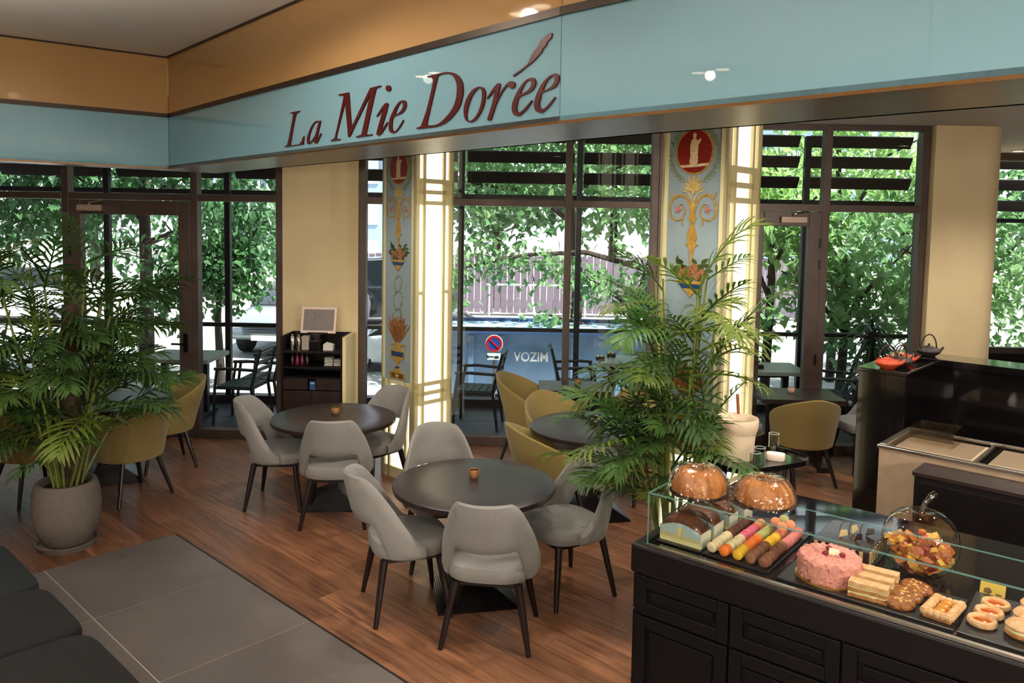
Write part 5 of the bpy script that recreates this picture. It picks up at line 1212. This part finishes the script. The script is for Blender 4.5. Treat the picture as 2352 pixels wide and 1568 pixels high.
for dx, dy in ((-.02, -.01), (.035, -.03), (.01, .035)):
    g = MB(); rb = []
    for i in range(7):
        t = i/6; rb.append([(dx+.0115*math.sin(math.pi*(.12+.86*t))*(1+.12*math.cos(5*a))*math.cos(a), dy+.0115*math.sin(math.pi*(.12+.86*t))*(1+.12*math.cos(5*a))*math.sin(a), .087+.02*t) for a in [6.283*j/16 for j in range(16)]])
    g.loft(rb); g.build('raspberry', M_rasp, pk)
MB().prism([(-.02, 0), (.02, -.005), (.018, .022), (-.015, .026)], (.012, -.012, .089), (1, -.3, .0), (.1, .5, .8), .002).build('white_chocolate_plaque', mat('white chocolate', '#ece0c2', .4), pk, smooth=0)
# ---- chocolate cake with striped sides
M_choc = mat('dark chocolate glaze', '#33201d', .2, coat=.4); M_strip = mat('cream wafer stripe', '#d8b983', .5)
ch = thing('chocolate_cake', 'square dark chocolate cake with striped sides behind the pink cake', 'cake', K(.735, .52, BZ), KA)
MB().bbox((-.11, -.14, 0), (.11, .14, .058)).build('cake_body', M_choc, ch, smooth=0, bevel=.003)
for i in range(8):
    y = -.128+i*.0345; MB().bbox((.1095, y, .002), (.1125, y+.016, .056)).build('stripe', M_strip, ch, smooth=0)
    if i < 7: x_ = -.1+i*.029; MB().bbox((x_, -.1425, .002), (x_+.014, -.1395, .056)).build('stripe', M_strip, ch, smooth=0)
for i, (x, y, a) in enumerate(((-.03, -.05, 20), (.03, -.04, -30), (0, .02, 60), (.05, .04, 10))): MB().prism([(0, 0), (.035, .002), (.03, .026), (.006, .03)], (x, y, .058), (math.cos(R(a)), math.sin(R(a)), .35), (-.3*math.sin(R(a)), .3*math.cos(R(a)), .9), .003).build('chocolate_shard', M_choc if i % 2 else M_strip, ch, smooth=0)
for x, y in ((-.05, .03), (-.02, .05), (.02, .07)): MB().tube([(x, y, .058), (x+.005, y, .085), (x+.016, y, .10), (x+.02, y, .095)], .0022, 5).build('chocolate_twig', mat('copper chocolate', '#7a4a34', .4), ch)
# ---- sliced cream pastries
M_puff = mat('baked puff pastry', '#c98a4c', .65, var=.35, vscale=60, col2='#9c5f2c', bump=.4, bscale=160); M_cust = mat('custard cream', '#ead9a0', .45); M_sugar = mat('sugar dusted pastry', '#e3b78c', .75, var=.3, vscale=50, col2='#cf9560', bump=.4, bscale=200)
for i, (y, lab) in enumerate(((.112, 'front layered custard slice'), (.184, 'middle layered custard slice'), (.256, 'rear layered custard slice'))):
    o = thing('custard_slice', lab+' beside the pink cake', 'pastry', K(.915, y, BZ), KA+R(4), 'layered custard slices')
    rnd = random.Random(i)
    for z0, z1, m_, nm, e in ((0, .012, M_puff, 'pastry_layer', 0), (.012, .021, M_cust, 'cream_layer', -.003), (.021, .032, M_puff, 'pastry_layer', 0), (.032, .041, M_cust, 'cream_layer', -.003), (.041, .056, M_sugar, 'sugared_top', .001)):
        rings = []
        for k_ in range(9):
            xx = -.066+.132*k_/8; w_ = .023+e+rnd.gauss(0, .0009); dz = rnd.gauss(0, .0008); rings.append([(xx, -w_, z0+dz), (xx, w_, z0+dz), (xx, w_*.98, z1+dz), (xx, -w_*.98, z1+dz)])
        MB().loft(rings).build(nm, m_, o, smooth=0)
# ---- caramel nut discs
M_nut = mat('caramel nut crust', '#b06a28', .3, var=.6, vscale=70, col2='#6f3813', bump=.9, bscale=110, coat=.3)
for i, (x, y, z, tl, lab) in enumerate(((1.012, .135, 0, 0, 'front caramel nut disc'), (1.02, .205, .004, .12, 'middle caramel nut disc'), (1.035, .285, .005, .12, 'rear caramel nut disc'))):
    o = thing('nut_disc', lab+' right of the custard slices', 'pastry', K(x, y, BZ+z), 0, 'caramel nut discs'); o.rotation_euler = (tl, 0, .3*i)
    g = MB(); rings = []; N = 40; rnd = random.Random(i+5)
    for t, z_ in ((.92, 0), (1, .006), (.99, .013), (.93, .017), (.8, .0185), (.6, .018), (.4, .019), (.2, .018), (.03, .018)): rings.append([(.055*t*(1+rnd.gauss(0, .012))*math.cos(6.2832*a/N), .055*t*(1+rnd.gauss(0, .012))*math.sin(6.2832*a/N), max(0, z_+rnd.gauss(0, .0009 if z_ > 0 else 0))) for a in range(N)])
    g.loft(rings); g.build('biscuit', M_nut, o, smooth=30)
    for k_ in range(9): a = rnd.uniform(0, 6.28); rr_ = rnd.uniform(0, .042); MB().lathe([(0, 0), (.006, .001), (.005, .004), (0, .005)], 7, (rr_*math.cos(a), rr_*math.sin(a), .0175)).build('nut', mat('toasted nut', '#d09a55', .4), o)
# ---- apricot tray pastry
M_apr = mat('glazed apricot', '#d98a35', .15, coat=.6, var=.2, vscale=30)
o = thing('apricot_pastry', 'rectangular puff pastry with glazed apricots', 'pastry', K(1.145, .165, BZ), KA+R(-6))
MB().bbox((-.045, -.075, 0), (.045, .075, .014)).build('pastry_base', M_puff, o, smooth=0, bevel=.004)
for s_ in (-1, 1):
    for k_ in range(7): MB().lathe([(0, 0), (.015, .003), (.017, .012), (.012, .022), (0, .026)], 10, (s_*.038, -.066+k_*.022, .010)).build('pastry_braid', M_sugar, o)
for s_ in (-1, 1):
    for k_ in range(3): MB().lathe([(0, 0), (.014, .003), (.015, .012), (.010, .02), (0, .024)], 10, (-.02+k_*.02, s_*.066, .010)).build('pastry_braid', M_sugar, o)
for y in (-.035, .005, .042): MB().lathe([(.0, 0), (.020, .0), (.0215, .008), (.015, .016), (0, .019)], 16, (0, y, .013)).build('apricot_half', M_apr, o)
# ---- jam rounds and cream puffs
M_jam = mat('orange jam', '#c75a1c', .12, coat=.6, var=.3, vscale=60)
for i, (y, lab) in enumerate(((.165, 'front jam round'), (.25, 'middle jam round'), (.335, 'rear jam round'))):
    o = thing('jam_round', lab+' near the right edge of the counter', 'pastry', K(1.262+.009*i, y, BZ), R(i*30), 'jam rounds')
    g = MB(); rings = []; N = 36; rnd = random.Random(i+40)
    for t, z_ in ((.85, 0), (1, .006), (1.02, .014), (.95, .022), (.80, .025), (.68, .020), (.60, .015)): rings.append([(.045*t*(1+rnd.gauss(0, .012))*math.cos(6.2832*a/N), .045*t*(1+rnd.gauss(0, .012))*math.sin(6.2832*a/N), max(0, z_+rnd.gauss(0, .0006 if z_ else 0))) for a in range(N)])
    g.loft(rings, cap=True); g.build('biscuit', M_sugar, o, smooth=30); MB().lathe([(.030, .0155), (.022, .0185), (.001, .019)], 24, cap=False).build('jam', M_jam, o)
for i, (x, y, lab) in enumerate(((1.375, .165, 'front cream bun'), (1.385, .27, 'middle cream bun'), (1.395, .37, 'rear cream bun'))):
    o = thing('cream_bun', lab+' cut off by the right edge of the view', 'pastry', K(x, y, BZ), R(i*50), 'cream buns')
    MB().lathe([(0, 0), (.040, 0), (.049, .008), (.048, .016), (0, .016)], 30).build('bun_base', M_puff, o); MB().lathe([(0, .016), (.043, .016), (.046, .022), (.043, .029), (0, .029)], 30).build('cream', M_cust, o)
    MB().lathe([(0, .029), (.047, .029), (.048, .036), (.040, .046), (.024, .053), (0, .056)], 30).build('bun_lid', M_sugar, o)
o = thing('price_card', 'gold printed card standing behind the jam rounds', 'card', K(1.255, .435, KZ), KA); MB().prism([(-.04, 0), (.04, 0), (.04, .05), (-.04, .05)], (0, 0, .001), (1, 0, 0), Vector((0, .6, 1)).normalized(), .002).build('card_sheet', mat('gold card', '#b79a3c', .4, .3), o, smooth=0)
MB().prism([(-.028, .012), (-.008, .008), (.0, .02), (-.01, .032), (-.026, .028)], (0, -.0015, .001), (1, 0, 0), Vector((0, .6, 1)).normalized(), .001).build('card_print', M_brown, o, smooth=0); MB().prism([(.01, .01), (.03, .01), (.03, .016), (.01, .016)], (0, -.0015, .001), (1, 0, 0), Vector((0, .6, 1)).normalized(), .001).build('card_print', M_brown, o, smooth=0)
# ---- glass apple of fruit salad
M_jar = glassmat('jar glass', '#f8f6f3', 1.9, 0.0, 1.45)
ap = thing('glass_apple_jar', 'big apple-shaped glass jar with a curved stem', 'jar', K(1.0, .50, KZ), 0)
pr = [(.05, .0), (.085, .006), (.118, .04), (.135, .085), (.139, .125), (.132, .165), (.112, .205), (.082, .232), (.05, .243), (.025, .238), (.012, .228)]
MB().lathe([(0, .001)]+pr, 56, cap=False).build('jar_body', M_jar, ap, smooth=60)
MB().tube([(0, 0, .226), (.004, .002, .25), (.018, .006, .275), (.042, .012, .298), (.058, .016, .305)], [.011, .010, .010, .012, .013], 12).build('stem', glassmat('stem glass', '#efe9e2', 2.6), ap)
fs_ = MB(); rnd = random.Random(4)
for i in range(230):
    a = rnd.uniform(0, 6.283); z_ = rnd.uniform(.018, .125); rm = .045+.085*math.sin(min(1, z_/.10)*math.pi/2)-.014; rr_ = rm*math.sqrt(rnd.uniform(.25, 1)); s_ = rnd.uniform(.015, .025)
    M_ = Matrix.Translation((rr_*math.cos(a), rr_*math.sin(a), z_)) @ Matrix.Rotation(rnd.uniform(0, 6), 4, (rnd.random(), rnd.random(), 1)); fs_.slot(rnd.choice((0, 0, 0, 1, 1, 2, 3))); fs_.box((0, 0, 0), (s_*1.2, s_, s_*.9), 0, M_)
o = fs_.build('fruit_salad', [mat('yellow fruit', '#e6b65a', .25, coat=.4), mat('pink fruit', '#cf7f62', .25, coat=.4), mat('orange fruit', '#c9742f', .25, coat=.4), mat('red fruit', '#8e3024', .25, coat=.4)], smooth=0, bevel=0)
o.location = K(1.0, .50, KZ); tag(o, 'diced mixed fruit filling the glass apple jar', 'fruit', kind='stuff')

# ================================================================ TEA BAR AT THE RIGHT
BA = R(-43); B0 = Vector((2.49, 5.55, 0))
bar = thing('tea_bar', 'tall black glossy bar end with back panel and teapots on top', 'bar', B0, BA)
# local x along U (towards the camera right), local y along V
MB().bbox((0, 0, 0), (.32, .62, 1.345)).build('end_block', M_black, bar, smooth=0, bevel=.004)
MB().bbox((-.01, -.01, 1.345), (.33, .62, 1.372)).build('end_top', M_black, bar, smooth=0, bevel=.003)
MB().bbox((.322, .0, 1.362), (.334, .62, 1.374)).build('top_edge', M_steel, bar, smooth=0)
MB().bbox((.0, .62, 0), (3.4, .72, 1.345)).build('back_panel', M_black, bar, smooth=0)
MB().bbox((0, .60, 1.345), (3.4, .92, 1.40)).build('back_ledge', M_black, bar, smooth=0, bevel=.004)
sal = thing('salad_counter', 'pale stone chilled counter with clear bins beside the tea bar', 'counter', B0+U*.36-V*.62, BA)
M_stone = mat('beige counter stone', '#a08a74', .35, var=.12, vscale=12)
MB().bbox((0, 0, .05), (2.6, .03, .985)).build('front_panel', M_stone, sal, smooth=0); MB().bbox((0, .03, .05), (.03, .60, .985)).build('end_panel', M_stone, sal, smooth=0)
MB().bbox((.03, .03, .80), (2.6, .60, .82)).build('bin_floor', M_stone, sal, smooth=0)
for i in range(4): MB().bbox((.05+i*.52, .045, .955), (.50+i*.52, .555, .975)).build('bin_insert', mat('frosted beige insert', '#cdb9a2', .4), sal, smooth=0, bevel=.004)
MB().bbox((-.01, -.012, .985), (2.6, .03, 1.003)).bbox((-.01, .03, .985), (.03, .60, 1.003)).bbox((.03, .57, .985), (2.6, .60, 1.003)).build('steel_rim', M_steel, sal, smooth=0, bevel=.003)
for x in (.52, 1.04, 1.56, 2.08): MB().bbox((x-.008, .03, .975), (x+.008, .57, 1.0)).build('divider', M_steel, sal, smooth=0)
M_acr = glassmat('clear acrylic', '#f3efe8', 1.6)
for i in range(4):
    x0 = .04+i*.52; MB().add([(x0, .04, 1.004), (x0+.46, .04, 1.004), (x0+.46, .56, 1.004), (x0, .56, 1.004)], [(0, 1, 2, 3)]).build('bin_lid', M_acr, sal, smooth=0)
ab = thing('acrylic_box', 'open clear acrylic box of cutlery on the chilled counter', 'box', B0+U*.44-V*.30+Z*1.006, BA)
for lo, hi in (((0, 0, 0), (.26, .26, .004)), ((0, 0, 0), (.26, .004, .07)), ((0, .256, 0), (.26, .26, .07)), ((0, 0, 0), (.004, .26, .07)), ((.256, 0, 0), (.26, .26, .07))): MB().bbox(lo, hi).build('acrylic_wall', M_acr, ab, smooth=0)
for i in range(6): MB().tube([(.04+i*.03, .05, .01+.004*(i % 2)), (.06+i*.03, .20, .012+.004*(i % 2))], .003, 5).build('utensil', M_chrome, ab)
dk = thing('dark_cabinet', 'low dark cabinet in front of the chilled counter', 'cabinet', Vector((2.36, 4.47, 0)), BA)
MB().bbox((0, 0, 0), (2.4, .22, .93)).build('cabinet_body', M_blackmatt, dk, smooth=0, bevel=.004); MB().bbox((-.01, -.01, .93), (2.4, .23, .955)).build('cabinet_top', mat('dark brown top', '#2a1e1b', .4), dk, smooth=0, bevel=.003)
for i in range(4): MB().bbox((.02+i*.6, -.012, .08), (.59+i*.6, 0, .90)).build('cabinet_door', M_cpan, dk, smooth=0, bevel=.003)
# ---- teapots
M_red_p = mat('orange red cast iron', '#b4421f', .5, bump=.3, bscale=150); M_blk_p = mat('brown black cast iron', '#2b231f', .5, bump=.3, bscale=150)
def teapot(label, x, y, m_, s_=1.0, spin=0, z=1.3725):
    o = thing('cast_iron_teapot', label, 'teapot', B0+U*x+V*y+Z*z, spin, 'cast iron teapots'); o.scale = (s_, s_, s_)
    MB().lathe([(0, 0), (.045, 0), (.050, .006), (.078, .026), (.086, .040), (.080, .052), (.055, .066), (.034, .071), (0, .072)], 36).build('pot_body', m_, o)
    MB().lathe([(.036, .0705), (.030, .076), (.012, .080), (.006, .083), (.009, .090), (.006, .096), (0, .097)], 24, cap=False).build('lid', m_, o)
    MB().tube([(.070, 0, .036), (.098, 0, .046), (.118, 0, .068)], [.018, .012, .008], 10).build('spout', m_, o)
    MB().tube([(-.062*math.cos(R(a))*1.0, 0, .060+.105*math.sin(R(a))) for a in range(0, 181, 15)], .0052, 7).build('handle', M_blk_p, o)
    for sx in (-1, 1): MB().lathe([(0, 0), (.008, 0), (.008, .014), (0, .016)], 8, (sx*.062, 0, .056)).build('handle_lug', m_, o)
teapot('nearest orange teapot at the corner of the black bar', .17, .08, M_red_p, 1.0, R(-10)); teapot('brown teapot behind the nearest orange one', .20, .26, M_blk_p, .92, R(20))
teapot('second orange teapot on the black bar', .19, .40, M_red_p, .85, R(-5)); teapot('beige teapot between the second orange and the rearmost dark one', .12, .52, mat('beige cast iron', '#b78a6c', .5), .8, R(-12)); teapot('rearmost dark teapot with the tallest handle on the black bar', .26, .72, M_blk_p, 1.0, R(5), 1.4005)

# ================================================================ PLACING THE LAMPS
for i, (x, y, p_, lab) in enumerate(((-3.79, 4.77, 8, 'twin ceiling downlight over the left palms'), (-1.63, 3.62, 50, 'twin ceiling downlight over the tiled walkway'), (-3.45, 1.61, 25, 'twin ceiling downlight behind the bench sofa'), (.4, -.9, 150, 'added twin fill downlight before the counter'),
    (-.6, -.6, 60, 'added twin fill downlight over the aisle beside the counter'), (2.9, -.6, 200, 'added twin fill downlight behind the counter aisle'), (-1.5, -1.8, 80, 'added twin fill downlight near the back wall'))):  # the ones behind the camera are added to raise the room light
    downlight(lab, x, y, ZC, p_, twin=True, spread=165, blend=.3)
for i, (x, y, p_, lab) in enumerate(((.42, 4.15, 105, 'downlight above the front round table'), (-1.0, 5.75, 100, 'downlight between the two grey chair tables'), (-2.3, 6.9, 40, 'downlight left of the farther lit column'), (1.75, 3.45, 190, 'downlight above the display counter'),
    (.55, 6.5, 70, 'downlight above the middle round table'), (2.6, 6.4, 80, 'downlight near the right window table'), (3.3, 4.7, 120, 'downlight above the chilled counter'), (6.49, 10.19, 60, 'downlight beyond the rounded cream wall'), (4.7, 6.3, 130, 'downlight before the rounded cream wall'), (-4.6, 7.0, 25, 'downlight over the left window table'))):
    downlight(lab, x, y, ZW, p_, spread=130)
M_fill_globe = mat('glowing fill globe', '#fff4e2', .3, emit='#ffe9cc', estr=5.0)  # unseen hanging globes added to brighten the fascia and ceiling
for x, y, p_, lab in ((3.3, -1.2, 180, 'added unseen fill globe over the till side of the counter'), (3.8, .3, 170, 'added unseen fill globe at the right end of the counter'), (3.6, -2.2, 150, 'added unseen fill globe near the right end of the back wall'), (-2.85, -1.5, 110, 'added unseen fill globe left of the aisle'), (-2.0, -2.5, 110, 'added unseen fill globe near the middle of the back wall')):
    o = thing('added_globe_lamp', lab, 'lamp', (x, y, 2.65), 0, 'added fill globes')
    MB().lathe([(.001, -.13), (.07, -.11), (.12, -.05), (.13, 0), (.12, .05), (.07, .11), (.03, .126)], 32, cap=False).build('globe', M_fill_globe, o)
    MB().tube([(0, 0, .12), (0, 0, ZC-2.65)], .006, 6).build('cord', M_leg, o); MB().lathe([(.0, .12), (.035, .12), (.03, .17), (0, .17)], 20).build('cap', M_steel, o)
    l = bpy.data.lights.new('globe_fill_light', 'POINT'); l.energy = p_; l.color = (1.0, .93, .84); l.shadow_soft_size = .14
    lo = bpy.data.objects.new('globe_fill_light', l); col.objects.link(lo); lo.parent = o; o.children[0].visible_shadow = True
    lo.location = (0, 0, -.32)
for x, y, p_, lab in ((-3.35, 2.4, 460, 'added unseen uplighter brightening the ceiling over the bench sofa'), (-1.1, 1.0, 170, 'added unseen uplighter brightening the ceiling over the walkway')):  # invented lamps out of view, added to lift the white ceiling
    o = thing('added_uplighter', lab, 'lamp', (x, y, 2.80), 0, 'added fill uplighters')
    MB().lathe([(.001, -.10), (.08, -.085), (.15, -.03), (.17, .03), (.163, .03), (.14, -.02), (.07, -.07), (.001, -.085)], 32, cap=False).build('bowl', M_steel, o)
    MB().lathe([(.0, -.04), (.10, -.035), (.10, -.03), (0, -.025)], 24).build('diffuser', M_fill_globe, o)
    for a in (0, 120, 240): MB().tube([(.16*math.cos(R(a)), .16*math.sin(R(a)), .03), (0, 0, .5), (0, 0, ZC-2.80)], .004, 5).build('cord', M_leg, o)
    l = bpy.data.lights.new('uplight_fill_beam', 'SPOT'); l.energy = p_; l.color = (1.0, .93, .84); l.spot_size = R(160); l.spot_blend = .3; l.shadow_soft_size = .08
    lo = bpy.data.objects.new('uplight_fill_beam', l); col.objects.link(lo); lo.parent = o; lo.location = (0, 0, .03); lo.rotation_euler = (math.pi, 0, 0)
